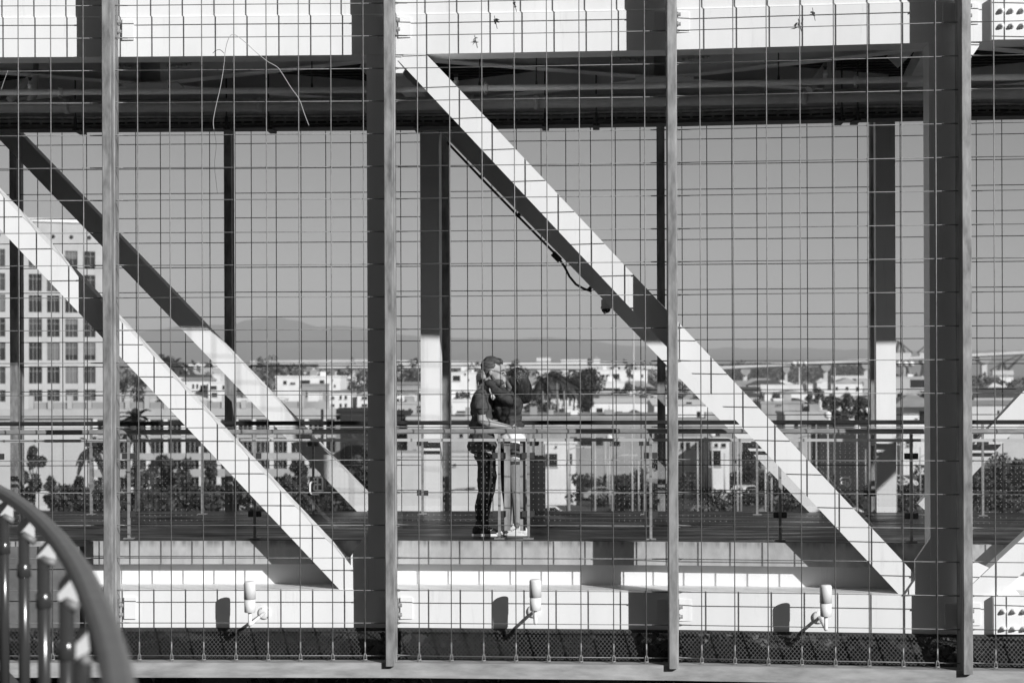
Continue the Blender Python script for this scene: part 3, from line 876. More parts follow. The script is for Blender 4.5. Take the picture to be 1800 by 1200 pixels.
# ------------------------------------------------------------------ curved foreground handrail on the camera's terrace
ZR = 1.07
def rail_pt(x, y):
    Y = FPX * (CAMZ - ZR) / (y - HY)
    return W(x, y, Y)
RP = [(-46, 835), (-20, 846), (10, 862), (40, 881), (70, 906), (100, 937), (128, 975), (150, 1012), (170, 1058), (186, 1100), (200, 1150), (209, 1200), (214, 1262), (213, 1360), (200, 1500)]
rp = [rail_pt(x, y) for x, y in RP]
def smooth_path(P, k=6):
    Q = []
    for i in range(len(P) - 1):
        p0, p1, p2, p3 = P[max(i - 1, 0)], P[i], P[i + 1], P[min(i + 2, len(P) - 1)]
        for q in range(k):
            u = q / k
            Q.append(0.5 * ((2 * p1) + (p2 - p0) * u + (2 * p0 - 5 * p1 + 4 * p2 - p3) * u * u + (3 * p1 - p0 - 3 * p2 + p3) * u ** 3))
    Q.append(P[-1]); return Q
path = smooth_path(rp)
for p in path: p.z = ZR
M['fore_rail'] = mat('brushed_handrail', 0.23, 0.55, 0.2, var=0.15, scale=14, stretch=(1, 1, 1))
M['chrome'] = mat('polished_post', 0.10, 0.22, 0.6)
M['plate'] = mat('bracket_plate', 0.70, 0.5, 0.1)
root = empty('curved_handrail', (path[40].x, path[40].y, 0), 'blurred curved grey handrail with polished posts in the lower left foreground', 'railing')
rings = []
for i, p in enumerate(path):
    d = (path[min(i + 1, len(path) - 1)] - path[max(i - 1, 0)]); d.z = 0; d.normalize()
    a = Vector((d.y, -d.x, 0))      # to the side
    hw = 0.030
    prof = [(-hw, -0.03), (-hw + 0.008, -0.038), (hw - 0.008, -0.038), (hw, -0.03), (hw, 0.004), (hw - 0.014, 0.014), (-hw + 0.014, 0.014), (-hw, 0.004)]
    rings.append([p + a * u + UP * v for u, v in prof])
MB().loft(rings).build('rail', M['fore_rail'], root)
# posts: pixel column at the top of each post
def near(pt_y):
    return min(range(len(path)), key=lambda i: abs((HY + FPX * (CAMZ - path[i].z) / path[i].y) - pt_y))
PLATES = [
    (-16, 876, 846, [(-30, 862), (-8, 850), (-4, 856), (-4, 884), (-16, 880), (-30, 884)]),
    (7, 905, 862, [(-4, 889), (18, 872), (23, 876), (23, 910), (8, 903), (-4, 907)]),
    (42, 937, 889, [(32, 921), (53, 903), (60, 908), (61, 946), (44, 933), (32, 937)]),
    (77, 981, 922, [(66, 967), (87, 944), (96, 950), (98, 983), (77, 975), (66, 980)]),
    (117, 1054, 975, [(103, 1025), (119, 1004), (130, 1015), (138, 1060), (118, 1048), (103, 1058)]),
    (144, 1160, 1050, [(135, 1118), (144, 1100), (153, 1106), (157, 1144), (144, 1157), (134, 1160)]),
    (160, 1290, 1150, [(146, 1230), (158, 1190), (170, 1200), (174, 1260), (160, 1285), (146, 1290)])]
for x, y, ry, plate in PLATES:
    i = near(ry)
    Y = path[i].y
    top = W(x, y, Y)
    pr = 0.024
    post = MB().tube([Vector((top.x, top.y, 0.0)), top], pr, 16).build('post', M['chrome'], root)
    zs_ = W(x, y + (958 - 905) * 8.6 / Y, Y).z
    MB().lathe(Vector((top.x, top.y, zs_ - 0.055)), UP, [(pr + 0.001, 0), (pr + 0.006, 0.004), (pr + 0.006, 0.055), (pr + 0.001, 0.06)], 16).build('sleeve', M['chrome'], post)
    MB().lathe(Vector((top.x, top.y, 0.0)), UP, [(0.06, 0), (0.06, 0.012), (0.03, 0.016)], 14).build('foot', M['chrome'], post)
    f = [W(a_, b_, Y) for a_, b_ in plate]
    n6 = len(f); dp = Vector((0.0, 0.006, 0))
    MB().add([p - dp for p in f] + [p + dp for p in f], [tuple(range(n6))[::-1], tuple(range(n6, 2 * n6))] + [(k, (k + 1) % n6, (k + 1) % n6 + n6, k + n6) for k in range(n6)]).build('bracket', M['plate'], root)
    q = plate[3]
    MB().tube([top - UP * 0.004 - Vector((0, .012, 0)), W(q[0] + 2, q[1] + 6 * 8 / Y, Y) - Vector((0, .012, 0))], 0.015, 10).build('brace', M['fore_rail'], root)
# the terrace slab that carries it
edge = [Vector((p.x + 0.15, p.y + 0.12, 0)) for p in path]
poly = edge + [Vector((edge[-1].x, -6, 0)), Vector((-9, -6, 0)), Vector((-9, edge[0].y, 0))]
n_ = len(poly)
o = MB().add([p - UP * 0.002 for p in poly] + [p - UP * 0.3 for p in poly], [tuple(range(n_)), tuple(reversed(range(n_, 2 * n_)))] + [(i, (i + 1) % n_, (i + 1) % n_ + n_, i + n_) for i in range(n_)]).build('terrace', M['terrace'])
tag(o, kind='structure')

# ------------------------------------------------------------------ unseen tiered blocks added behind the camera to shut out low-sky fill
M['blocker'] = mat('blocker_dark', 0.05, 0.7, var=0.3, scale=0.5)
gs = empty('sky_blocker', (-30, -34, GZ), 'unseen added dark tiered grandstand behind the viewpoint', 'sky_blocker')
for k in range(13):
    MB().box(-95, 14, -34 - 1.6 * (k + 1), -34 - 1.6 * k, GZ, 4 + k * 1.35).build('blocker_tier', M['blocker'], gs)
MB().box(-95, 14, -57, -55, GZ, 30).build('back_wall', M['blocker'], gs)
MB().box(-95, 14, -57, -42, 30.01, 30.8).build('roof', M['blocker'], gs)
g2 = empty('low_sky_blocker', (60, -48, GZ), 'unseen low dark block added to shut out sky behind the viewpoint on the sunny side', 'building')  # second added sky blocker, low enough to let the sun pass
MB().box(15, 120, -60, -40, GZ, 11).build('wall', M['blocker'], g2)
MB().box(14.5, 120.5, -60.5, -39.5, 11.01, 11.5).build('roof', M['blocker'], g2)

M['bounce_cut_sheet'] = mat('bounce_cut_dark', 0.04, 0.9, var=0.3, scale=0.3)  # unseen dark sheet, added to cut sunlit ground bounce onto the bridge
o = MB().box(-120, 130, -70, 18, GZ + 0.004, GZ + 0.05).build('bounce_cut_sheet', M['bounce_cut_sheet']); tag(o, kind='structure')
# ------------------------------------------------------------------ far hills
M['hill'] = mat('far_hill', 0.10, 0.95, var=0.3, scale=0.0006, detail=6)
def ridge(D, pts, name, lab, seed, base=GZ):
    r = random.Random(seed)
    xs = [p[0] for p in pts]
    mb = MB(); n = 160
    rings = []
    for i in range(n + 1):
        x = xs[0] + (xs[-1] - xs[0]) * i / n
        for (x0, y0), (x1, y1) in zip(pts, pts[1:]):
            if x0 <= x <= x1:
                u = (x - x0) / (x1 - x0); u = u * u * (3 - 2 * u); y = y0 + (y1 - y0) * u; break
        y += 3.0 * noise.noise(Vector((x * 0.03, seed, 0))) + 1.2 * noise.noise(Vector((x * 0.11, seed, 3)))
        top = W(x, y, D)
        row = []
        for k in range(9):
            u = k / 8
            zz = base + (top.z - base) * (1 - (1 - u) ** 1.6) 
            rough = (top.z - base) * 0.10 * noise.noise(Vector((x * 0.02, u * 5, seed))) * (1 - u) * u * 4
            row.append(Vector((top.x * (1 - (1 - u) * 0.12), D * (1 - (1 - u) * 0.14) - rough * 5, zz)))
        for u in (0.5, 0.0):
            row.append(Vector((top.x * 1.06, D * (1.06 + (0.5 - u) * 0.1), base + (top.z - base) * u)))
        rings.append(row)
    mb.loft(rings, closed=False)
    o = mb.build(name, M['hill']); 
    for p in o.data.polygons: p.use_smooth = True
    tag(o, kind='structure')
ridge(9800, [(-400, 596), (0, 600), (180, 596), (250, 582), (330, 572), (400, 571), (440, 561), (480, 557), (520, 563), (560, 574), (600, 572), (650, 578), (720, 590), (800, 594), (900, 596), (960, 592), (1020, 597), (1100, 607), (1200, 611), (1400, 612), (1600, 616), (2200, 614)], 'hill', '', 3)
ridge(8600, [(-400, 622), (100, 612), (300, 606), (420, 600), (520, 610), (640, 616), (760, 622), (900, 616), (1050, 619), (1250, 624), (1500, 628), (1800, 626), (2200, 620)], 'hill', '', 8)

# ------------------------------------------------------------------ city: generators
M['stucco'] = mat('white_stucco', 0.72, 0.8, var=0.08, scale=0.5)
M['cream'] = mat('cream_render', 0.42, 0.8, var=0.1, scale=0.4)
M['stone'] = mat('pale_stone_cladding', 0.40, 0.8, var=0.08, scale=0.6)
M['greywall'] = mat('grey_render', 0.30, 0.85, var=0.15, scale=0.4)
M['darkwall'] = mat('dark_cladding', 0.012, 0.7, var=0.3, scale=0.5)
M['palewall'] = mat('pale_blank_wall', 0.55, 0.85, var=0.07, scale=0.3)
M['roofgrey'] = mat('grey_roofing', 0.33, 0.85, var=0.2, scale=0.4)
M['roofdark'] = mat('dark_roofing', 0.07, 0.85, var=0.2, scale=0.4)
M['winglass'] = mat('window_glass', 0.02, 0.2, spec=0.25, var=0.5, scale=0.3)
M['concrete_far'] = mat('viaduct_concrete', 0.55, 0.85, var=0.12, scale=0.05)
M['asphalt'] = mat('asphalt', 0.055, 0.85, var=0.25, scale=0.3)
M['paving'] = mat('pale_paving', 0.30, 0.85, var=0.2, scale=0.4)
M['bark'] = mat('bark', 0.10, 0.9, var=0.3, scale=3)
M['palmbark'] = mat('palm_bark', 0.16, 0.9, var=0.3, scale=3)
def leaf_mat(name, v):
    m = mat(name, v, 0.6, var=0.55, scale=1.2, detail=2, lo=0.35, hi=0.65)
    return m
M['leafA'] = leaf_mat('dark_foliage', 0.035)
M['leafB'] = leaf_mat('mid_foliage', 0.055)
M['leafC'] = leaf_mat('pale_foliage', 0.085)
M['leafD'] = leaf_mat('deep_shade_foliage', 0.022)  # darkest leaves: under-deck shade put into the colour, also on the dark shrubs
M['steelpole'] = mat('galvanised_pole', 0.52, 0.5, 0.2)
M['carwhite'] = mat('white_car_paint', 0.7, 0.25)
M['cardark'] = mat('dark_car_paint', 0.03, 0.2)
M['carmid'] = mat('silver_car_paint', 0.35, 0.25, 0.3)

def facade_box(x0, x1, yt, D, depth, z0=None):
    a, b = W(x0, yt, D), W(x1, yt, D)
    return a.x, b.x, a.z

def building(name, lab, x0, x1, yt, D, depth, m, wins=(), roof='flat', roof_px=0, rm=None, cat='building', over=0.0, parapet=True, wm=None, z0=GZ):
    xa, xb, zt = facade_box(x0, x1, yt, D, depth)
    root = empty(name, ((xa + xb) / 2, D, z0), lab, cat)
    rm = rm or M['roofgrey']; wm = wm or M['winglass']
    MB().box(xa, xb, D, D + depth, z0, zt).build('wall', m, root)
    if roof == 'flat':
        e = 0.15 + over
        MB().box(xa - e, xb + e, D - e, D + depth + e, zt + 0.004, zt + 0.3).build('roof', rm if not parapet else m, root)
    else:
        h = roof_px * D / FPX; e = 0.3 + over
        xm, ym = (xa + xb) / 2, D + depth / 2
        A = [(xa - e, D - e, zt + .003), (xb + e, D - e, zt + .003), (xb + e, D + depth + e, zt + .003), (xa - e, D + depth + e, zt + .003)]
        if roof == 'gable':
            r0, r1 = (xa - e, ym, zt + h), (xb + e, ym, zt + h)
        elif roof == 'gable_front':
            r0, r1 = (xm, D - e, zt + h), (xm, D + depth + e, zt + h)
        else:
            q = min((xb - xa) / 2, depth / 2) * 0.9
            r0, r1 = (xa + q, ym, zt + h), (xb - q, ym, zt + h)
        if roof == 'gable_front':
            fs = [(0, 1, 4), (1, 2, 5, 4), (2, 3, 5), (3, 0, 4, 5), (3, 2, 1, 0)]
        else:
            fs = [(0, 1, 5, 4), (1, 2, 5), (2, 3, 4, 5), (3, 0, 4), (3, 2, 1, 0)]
        MB().add(A + [r0, r1], fs).build('roof', rm, root)
    wins = list(wins)
    rw = random.Random(int(x0 * 7 + yt * 3))
    wid, hgt = xb - xa, zt - z0
    plain = cat != 'building' or name in ('black_shed', 'dark_door_block', 'blank_wall_building', 'dark_hedge_wall', 'far_tower', 'roof_hatch', 'shore_house', 'far_house')
    if not plain and D < 640 and len(wins) < 5:
        k = D / FPX
        rows_n = max(1, min(3, int(hgt / 3.4)))
        cn = max(2, min(9, int(wid / 3.6)))
        for rr_i in range(rows_n):
            for ci in range(cn):
                if rw.random() < .35: continue
                xc = x0 + (ci + .5 + rw.uniform(-.12, .12)) * (x1 - x0) / cn
                ww = rw.choice((.5, .6, .9, 1.2)) / k / 2
                yw = yt + (1.0 + rr_i * 3.2) / k
                hh = rw.choice((1.0, 1.3, 1.6)) / k
                if any(a < xc + ww and c > xc - ww and b < yw + hh and d > yw for a, b, c, d in [w_[:4] for w_ in wins]): continue
                wins.append((xc - ww, yw, xc + ww, yw + hh))
    if not plain and roof == 'flat' and wid > 5:
        for q in range(rw.randint(2, 5)):
            ux = rw.uniform(xa + .8, xb - 1.8); uy = D + rw.uniform(.6, max(.8, depth * .5)); uh = rw.uniform(.5, 1.3); uw = rw.uniform(.6, 1.6)
            un = MB().box(ux, ux + uw, uy, uy + uw, zt + .301, zt + .3 + uh).build('roof_unit', M[rw.choice(('roofgrey', 'stucco', 'greywall'))], root)
            if rw.random() < .5:
                MB().tube([Vector((ux + uw * .5, uy + uw * .5, zt + .3 + uh)), Vector((ux + uw * .5, uy + uw * .5, zt + .3 + uh + rw.uniform(.5, 2)))], .06, 5).build('vent_pipe', M['steelpole'], un)
    for wv in wins:
        wx0, wy0, wx1, wy1 = wv[:4]
        p, q = W(wx0, wy0, D), W(wx1, wy1, D)
        w = MB().box(p.x, q.x, D - 0.05, D + 0.02, q.z, p.z).build('window', wm, root)
        fw = max(0.06, 0.09 * (q.x - p.x))
        fr = MB()
        fr.box(p.x - fw, q.x + fw, D - 0.16, D + 0.01, q.z - fw * 1.4, q.z - 0.01)
        fr.build('sill', M['cream'], w)
    return root

def leaf_cloud(lobes, n, size, seed, mb=None):
    r = random.Random(seed)
    mb = mb or MB()
    tot = sum(l[1] ** 2 for l in lobes)
    for c, rad, sq in lobes:
        k = int(n * rad * rad / tot)
        for _ in range(k):
            d = Vector((r.gauss(0, 1), r.gauss(0, 1), r.gauss(0, 1)))
            if d.length < 1e-4: continue
            d.normalize()
            rr = rad * (0.55 + 0.5 * r.random() ** 0.6)
            p = c + Vector((d.x * rr, d.y * rr, d.z * rr * sq))
            u = Vector((r.gauss(0, 1), r.gauss(0, 1), r.gauss(0, 1))).normalized()
            v = u.cross(d + Vector((r.uniform(-.6, .6), r.uniform(-.6, .6), r.uniform(-.6, .6))))
            if v.length < 1e-3: continue
            v.normalize()
            s = size * r.uniform(0.6, 1.4)
            mb.add([p - u * s, p + v * s * 0.55, p + u * s, p - v * s * 0.55], [(0, 1, 2, 3)])
    return mb

def tree(x, yt, hw, D, lab, m='leafA', n=700, seed=1, group=None, base=GZ, leaf=None, trunk_frac=0.35, tall=2.6):
    top = W(x, yt, D); R0 = hw * D / FPX
    H = top.z - base
    root = empty('tree', (top.x, D, base), lab, 'tree', group)
    r = random.Random(seed * 31 + int(x))
    ch = min(H * (1 - trunk_frac * 0.6), R0 * tall)       # crown height
    cz = top.z - ch / 2
    tr_ = MB()
    tr_.tube([Vector((top.x, D, base)), Vector((top.x + r.uniform(-.2, .2), D, base + (cz - base) * 0.6)), Vector((top.x, D, cz + ch * 0.2))], [0.05 * R0 + 0.12, 0.04 * R0 + 0.09, 0.04], 7)
    for k in range(5):
        a = r.uniform(0, 6.28); b0 = Vector((top.x, D, base + (cz - base) * r.uniform(0.6, 1.0)))
        e = Vector((top.x + math.cos(a) * R0 * .7, D + math.sin(a) * R0 * .7, cz + r.uniform(-.2, .3) * ch))
        tr_.tube([b0, b0.lerp(e, .5) + UP * .2, e], [0.03 * R0 + .05, .03 * R0 + .02, .02], 5)
    tr_.build('trunk', M['bark'], root)
    lobes = []
    for k in range(15):
        a = r.uniform(0, 6.28); q = r.random() ** .5
        zz = cz + r.uniform(-.38, .34) * ch
        wdt = math.sqrt(max(0.15, 1 - ((zz - cz) / (ch / 2)) ** 2))
        lobes.append((Vector((top.x + math.cos(a) * R0 * .80 * q * wdt, D + math.sin(a) * R0 * .75 * q * wdt, zz)), R0 * r.uniform(.20, .46), min(1.1, ch / (2.2 * R0))))
    lobes.append((Vector((top.x, D, top.z - R0 * .35)), R0 * .38, 0.95))
    leaf = leaf or max(0.22, R0 * 0.085)
    leaf_cloud(lobes, n, leaf, seed).build('crown', M[m], root, recalc=False)
    return root

def palm(x, yt, yb, D, lab, seed=1, fr=1.0, group='palm trees in the town', m='leafA'):
    top, bt_ = W(x, yt, D), W(x, yb, D)
    r = random.Random(seed)
    zb = GZ
    root = empty('palm_tree', (top.x, D, zb), lab, 'palm tree', group)
    L = fr * 2.3
    hub = top - UP * L * 0.45
    MB().tube([Vector((top.x, D, zb)), Vector((top.x + r.uniform(-.3, .3), D, (zb + hub.z) / 2)), hub], [0.32, 0.22, 0.18], 7).build('trunk', M['palmbark'], root)
    mb = MB()
    for k in range(26):
        a = r.uniform(0, 6.28); el = r.uniform(-0.9, 1.2)
        d = Vector((math.cos(a) * math.cos(el), math.sin(a) * math.cos(el), math.sin(el)))
        sd = d.cross(UP).normalized()
        p = hub.copy(); w0 = 0.1
        prev = None
        for q in range(5):
            w = (0.12, 0.32, 0.34, 0.22, 0.03)[q] * fr
            pp = hub + d * L * (q / 4) - UP * (q / 4) ** 2 * L * 0.55
            if prev:
                mb.add([prev[0] - sd * prev[1] - UP * .1, prev[0] + sd * prev[1] - UP * .1, pp + sd * w - UP * .1, pp - sd * w - UP * .1, prev[0], pp], [(0, 4, 5, 3), (4, 1, 2, 5)])
            prev = (pp, w)
    mb.build('crown', M[m], root, recalc=False)
    skirt = MB()
    for k in range(14):
        a = r.uniform(0, 6.28)
        p = hub + Vector((math.cos(a), math.sin(a), 0)) * .25
        skirt.add([p, p + Vector((math.cos(a) * .3, math.sin(a) * .3, -.5)), p + Vector((math.cos(a) * .15, math.sin(a) * .15, -1.5)) * fr], [(0, 1, 2)])
    skirt.build('dead_fronds', M['palmbark'], root, recalc=False)

def pole(x, yt, D, r0, lab, head=None, cat='light pole', group='light poles in the town', name='light_pole'):
    top = W(x, yt, D)
    root = empty(name, (top.x, D, GZ), lab, cat, group)
    MB().tube([Vector((top.x, D, GZ)), top], [r0, r0 * .7], 8).build('shaft', M['steelpole'], root)
    if head == 'arm':
        hd = MB().tube([top, top + Vector((0.7, 0, .25)), top + Vector((1.7, 0, .3))], 0.05, 6).build('arm', M['steelpole'], root)
        MB().obox(top + Vector((1.9, 0, .27)), Vector((.35, 0, 0)), Vector((0, .16, 0)), UP * .06).build('lamp_head', M['steelpole'], root)
    if head == 'globe':
        MB().lathe(top - UP * .02, UP, [(.08, 0), (.26, .1), (.34, .3), (.28, .55), (.1, .66)], 12).build('lamp_head', M['stucco'], root)
    if head == 'bank':
        for i in (-1, 0, 1):
            MB().lathe(top + Vector((i * 1.7, -.3, .3)), Vector((0, -1, -.5)), [(.3, 0), (.85, .5), (.9, .6)], 12).build('lamp_head', M['stucco'], root)
        MB().obox(top + Vector((0, 0, .1)), Vector((2.4, 0, 0)), Vector((0, .1, 0)), UP * .1).build('crossbar', M['steelpole'], root)
    return root

def car(x, yb, D, rz, m, lab, kind='car'):
    c = W(x, yb, D); c = Vector((c.x, D, GZ + 0.02))
    root = empty('parked_car', c, lab, 'car', 'cars parked beyond the far railing')
    ca, sa = math.cos(rz), math.sin(rz)
    T = lambda u, v, z: c + Vector((u * ca - v * sa, u * sa + v * ca, z))
    if kind == 'van':
        prof = [(-2.4, .35), (-2.4, 1.9), (-2.2, 2.05), (1.2, 2.05), (1.9, 1.25), (2.4, 1.1), (2.45, .35)]
    else:
        prof = [(-2.15, .32), (-2.2, .85), (-1.75, .95), (-1.2, 1.42), (.3, 1.45), (1.05, .98), (2.0, .82), (2.18, .55), (2.15, .32)]
    mb = MB()
    mb.loft([[T(u * k, v, z) for u, z in prof] for v, k in ((-.86, .97), (-.8, 1), (.8, 1), (.86, .97))])
    mb.build('body', m, root)
    for sd in (-1, 1):
        if kind == 'van': q = [(1.0, 1.3), (1.25, 1.95), (.2, 1.95), (.2, 1.3)]
        else: q = [(-1.35, 1.0), (-1.05, 1.36), (.2, 1.38), (.75, 1.0)]
        MB().add([T(u, sd * .868, z) for u, z in q] + [T(u, sd * .85, z) for u, z in q], [(0, 1, 2, 3), (7, 6, 5, 4), (0, 4, 5, 1), (1, 5, 6, 2), (2, 6, 7, 3), (3, 7, 4, 0)]).build('window', M['winglass'], root)
        for u in (-1.35, 1.35):
            ax = T(0, 1, 0) - T(0, 0, 0)
            w = MB().lathe(T(u, sd * .70, .33), ax * sd, [(.33, 0), (.33, .18)], 14).build('wheel', M['black'], root)
            MB().lathe(T(u, sd * .885, .33), ax * sd, [(.2, 0), (.2, .01)], 12).build('rim', M['carmid'], w)
    return root

# ------------------------------------------------------------------ office block with punched windows (left)
M['winglass2'] = mat('window_glass_mid', 0.045, 0.2, spec=0.3, var=0.5, scale=0.25)
M['winglass3'] = mat('window_glass_light', 0.075, 0.25, spec=0.3, var=0.5, scale=0.35)
M['blind'] = mat('window_blind', 0.13, 0.8)
M['blind2'] = mat('window_blind_dark', 0.07, 0.8)
def w_holder(r_): return r_
def office():
    D = 300.0
    yaw = math.radians(-30)
    org = W(46, 655, D); org.z = GZ
    tt = Vector((math.cos(yaw), -math.sin(yaw), 0)); nn = Vector((-tt.y, tt.x, 0))       # along the facade (receding right), into the block
    root = empty('office_block', org, 'tall pale office block with punched dark windows, far left', 'building')
    # right corner at column 183
    u = (183 - CX) / FPX
    L = (u * D - org.x) / (tt.x - u * tt.y)
    zt = W(46, 389, D).z; 
    P = lambda a, d, z: org + tt * a + nn * d + UP * (z - GZ)
    colx = [(51, 74), (83, 105), (115, 137), (147, 168)]
    cols = []
    for a, b in colx:
        q = []
        for x in (a, b):
            u = (x - CX) / FPX; q.append((u * D - org.x) / (tt.x - u * tt.y))
        cols.append(tuple(q))
    pitch = cols[1][0] - cols[0][0]
    full = [(cols[0][0] - pitch * k, cols[0][1] - pitch * k) for k in (4, 3, 2, 1)] + cols
    left = full[0][0] - 1.2
    zrow = []
    for yt_, yb_ in ((437, 468), (479, 509), (516, 546), (557, 589), (599, 630), (641, 671), (682, 702)):
        zrow.append((CAMZ + (HY - yb_) * (D + 1.5) / FPX, CAMZ + (HY - yt_) * (D + 1.5) / FPX))
    zb = zrow[-1][0]
    k = 1
    while zrow[-1][0] - 3.6 > GZ + 2:
        zrow.append((zrow[-1][0] - 3.6, zrow[-1][1] - 3.6))
    wall = MB(); th = 0.45
    xs = [left] + [e for c in full for e in c] + [L]
    zs = sorted([GZ] + [e for r_ in zrow for e in r_] + [zt])
    for i in range(0, len(xs) - 1):
        x0, x1 = xs[i], xs[i + 1]
        if i % 2 == 0:       # pier, full height
            wall.hexa([P(x0, 0, GZ), P(x1, 0, GZ), P(x1, th, GZ), P(x0, th, GZ), P(x0, 0, zt), P(x1, 0, zt), P(x1, th, zt), P(x0, th, zt)])
        else:                # spandrels
            for j in range(0, len(zs) - 1, 2):
                z0, z1 = zs[j], zs[j + 1]
                wall.hexa([P(x0, 0.02, z0), P(x1, 0.02, z0), P(x1, th, z0), P(x0, th, z0), P(x0, 0.02, z1), P(x1, 0.02, z1), P(x1, th, z1), P(x0, th, z1)])
    wall.build('wall', M['stone'], root)
    MB().hexa([P(left, th + .01, GZ), P(L, th + .01, GZ), P(L, 24, GZ), P(left, 24, GZ), P(left, th + .01, zt), P(L, th + .01, zt), P(L, 24, zt), P(left, 24, zt)]).build('core', M['stone'], root)
    MB().hexa([P(left - .4, -.35, zt + .01), P(L + .4, -.35, zt + .01), P(L + .4, 24.3, zt + .01), P(left - .4, 24.3, zt + .01), P(left - .4, -.35, zt + .5), P(L + .4, -.35, zt + .5), P(L + .4, 24.3, zt + .5), P(left - .4, 24.3, zt + .5)]).build('cornice', M['stucco'], root)
    for (x0, x1) in full[2:]:
        for (z0, z1) in zrow:
            w = MB().hexa([P(x0, .30, z0), P(x1, .30, z0), P(x1, .36, z0), P(x0, .36, z0), P(x0, .30, z1), P(x1, .30, z1), P(x1, .36, z1), P(x0, .36, z1)]).build('window', M[RND.choice(('winglass', 'winglass', 'winglass', 'winglass2'))], root)
            if RND.random() < .2:
                zb_ = z1 - (z1 - z0) * RND.choice((.3, .45, .7, .95))
                MB().hexa([P(x0 + .05, .285, zb_), P(x1 - .05, .285, zb_), P(x1 - .05, .297, zb_), P(x0 + .05, .297, zb_), P(x0 + .05, .285, z1), P(x1 - .05, .285, z1), P(x1 - .05, .297, z1), P(x0 + .05, .297, z1)]).build('blind', M[RND.choice(('blind', 'blind2'))], w_holder(root))
            mb = MB()
            for f in (0.36, 0.64):
                xm = x0 + (x1 - x0) * f
                mb.hexa([P(xm - .03, .24, z0), P(xm + .03, .24, z0), P(xm + .03, .30, z0), P(xm - .03, .30, z0), P(xm - .03, .24, z1), P(xm + .03, .24, z1), P(xm + .03, .30, z1), P(xm - .03, .30, z1)])
            zm = z0 + (z1 - z0) * .72
            mb.hexa([P(x0, .22, zm - .03), P(x1, .22, zm - .03), P(x1, .24, zm - .03), P(x0, .24, zm - .03), P(x0, .22, zm + .03), P(x1, .22, zm + .03), P(x1, .24, zm + .03), P(x0, .24, zm + .03)])
            mb.build('mullion', M['greywall'], w)
    zl = CAMZ + (HY - 412) * (D + 1.0) / FPX
    for i in range(2, 8):
        xm = (full[i][0] + full[i][1]) / 2
        MB().lathe(P(xm, 0, zl), -nn, [(.3, 0), (.3, .12)], 10).build('vent', M['darkwall'], root)
office()

# ------------------------------------------------------------------ long terrace building below the office (parapet piers, window bands)
def long_block():
    D = 200.0
    x0, x1 = -60, 590
    a, b = W(x0, 655, D).x, W(x1, 655, D).x
    Z = lambda y: CAMZ + (HY - y) * D / FPX
    root = empty('terrace_building', ((a + b) / 2, D, GZ), 'long pale low-rise with pier-topped parapet behind the street trees', 'building')
    X = lambda x: W(x, 655, D).x
    # parapet wall and terrace
    MB().box(a, b, D, D + .4, Z(732), Z(716)).build('parapet', M['cream'], root)
    MB().box(a, b, D + .41, D + 14, Z(738), Z(728)).build('terrace', M['cream'], root)
    for i, x in enumerate(range(54, 590, 34)):
        MB().box(X(x) - .24, X(x) + .24, D - .06, D + .5, Z(716) + .002, Z(692 + (i % 2) * 9)).build('pier', M['cream'], root)
        if x < 560:
            gl = MB().box(X(x) + .3, X(x + 34) - .3, D + .15, D + .2, Z(716) + .01, Z(704)).build('balustrade', M['greywall'], root)
            
    # plain left wing
    MB().box(a, X(163), D + .02, D + 12, GZ, Z(738.2)).build('wall', M['palewall'], root)
    # window wall
    wl = MB()
    rows = [(735, 762), (768, 794), (806, 822), (836, 858)]
    zs = [Z(728.3)] + [Z(y) for r_ in rows for y in r_] + [GZ]
    for j in range(0, len(zs), 2):
        wl.box(X(163) + .003, b, D + .03, D + .6, zs[j + 1], zs[j])
    wl.build('spandrel_wall', M['cream'], root)
    x = 163.0
    while x < 588:
        for (ya, yb) in rows:
            MB().box(X(x), X(x + 7), D + .025, D + .6, Z(yb) + .003, Z(ya) - .003).build('pier', M['stucco'], root)
            w = MB().box(X(x + 7) + .003, X(min(x + 31, 590)) - .003, D + .45, D + .5, Z(yb) + .003, Z(ya) - .003).build('window', M['winglass'], root)
            mb = MB()
            for f in (.33, .66):
                xm = X(x + 7) + (X(x + 31) - X(x + 7)) * f
                mb.box(xm - .03, xm + .03, D + .40, D + .45, Z(yb) + .01, Z(ya) - .01)
            mb.build('mullion', M['greywall'], w)
        x += 31
    MB().box(X(163), b, D + .62, D + 12, GZ, Z(728.5)).build('core', M['greywall'], root)
long_block()

B = building
B('white_house', 'white stucco house with two small square windows beyond the left diagonal', 317, 366, 669, 430, 12, M['stucco'], [(338, 675, 341.5, 682), (345, 675, 348.5, 682), (357, 676, 361, 682)], 'gable', 6)
B('white_house', 'white balconied house between the left diagonals', 366, 402, 673, 425, 12, M['stucco'], [(370, 678, 381, 684), (391, 677, 395, 684), (372, 690, 382, 697)], 'flat')
B('white_house', 'white rooftop row seen just above the balconied house', 300, 360, 662, 520, 12, M['stucco'], [], 'gable', 4, M['roofdark'])
B('white_house', 'small white box house on the slope at left', 374, 387, 659, 560, 9, M['stucco'], [], 'flat')
B('slope_house', 'pale low building high on the slope at far left', 310, 400, 648, 700, 15, M['cream'], [], 'flat')
B('slope_house', 'pale band-roofed building below the distant palms', 332, 378, 641, 800, 15, M['stucco'], [(362, 643, 370, 645)], 'flat')
B('white_condominium', 'wide white flat-roofed condominium with dark garage opening, left of the centre column', 485, 598, 663, 400, 16, M['stucco'], [(498, 669, 504, 675), (510, 672, 519, 675), (528, 668, 545, 681), (562, 668, 570, 676), (583, 666, 585, 670), (587, 676, 590, 680)], 'flat')
B('condominium_wing', 'stepped white upper wing of the condominium row', 536, 562, 657, 405, 10, M['stucco'], [(556, 660, 566, 662)], 'flat')
B('grey_shed', 'grey low shed in front of the white condominium', 530, 572, 677, 380, 8, M['greywall'], [], 'flat')
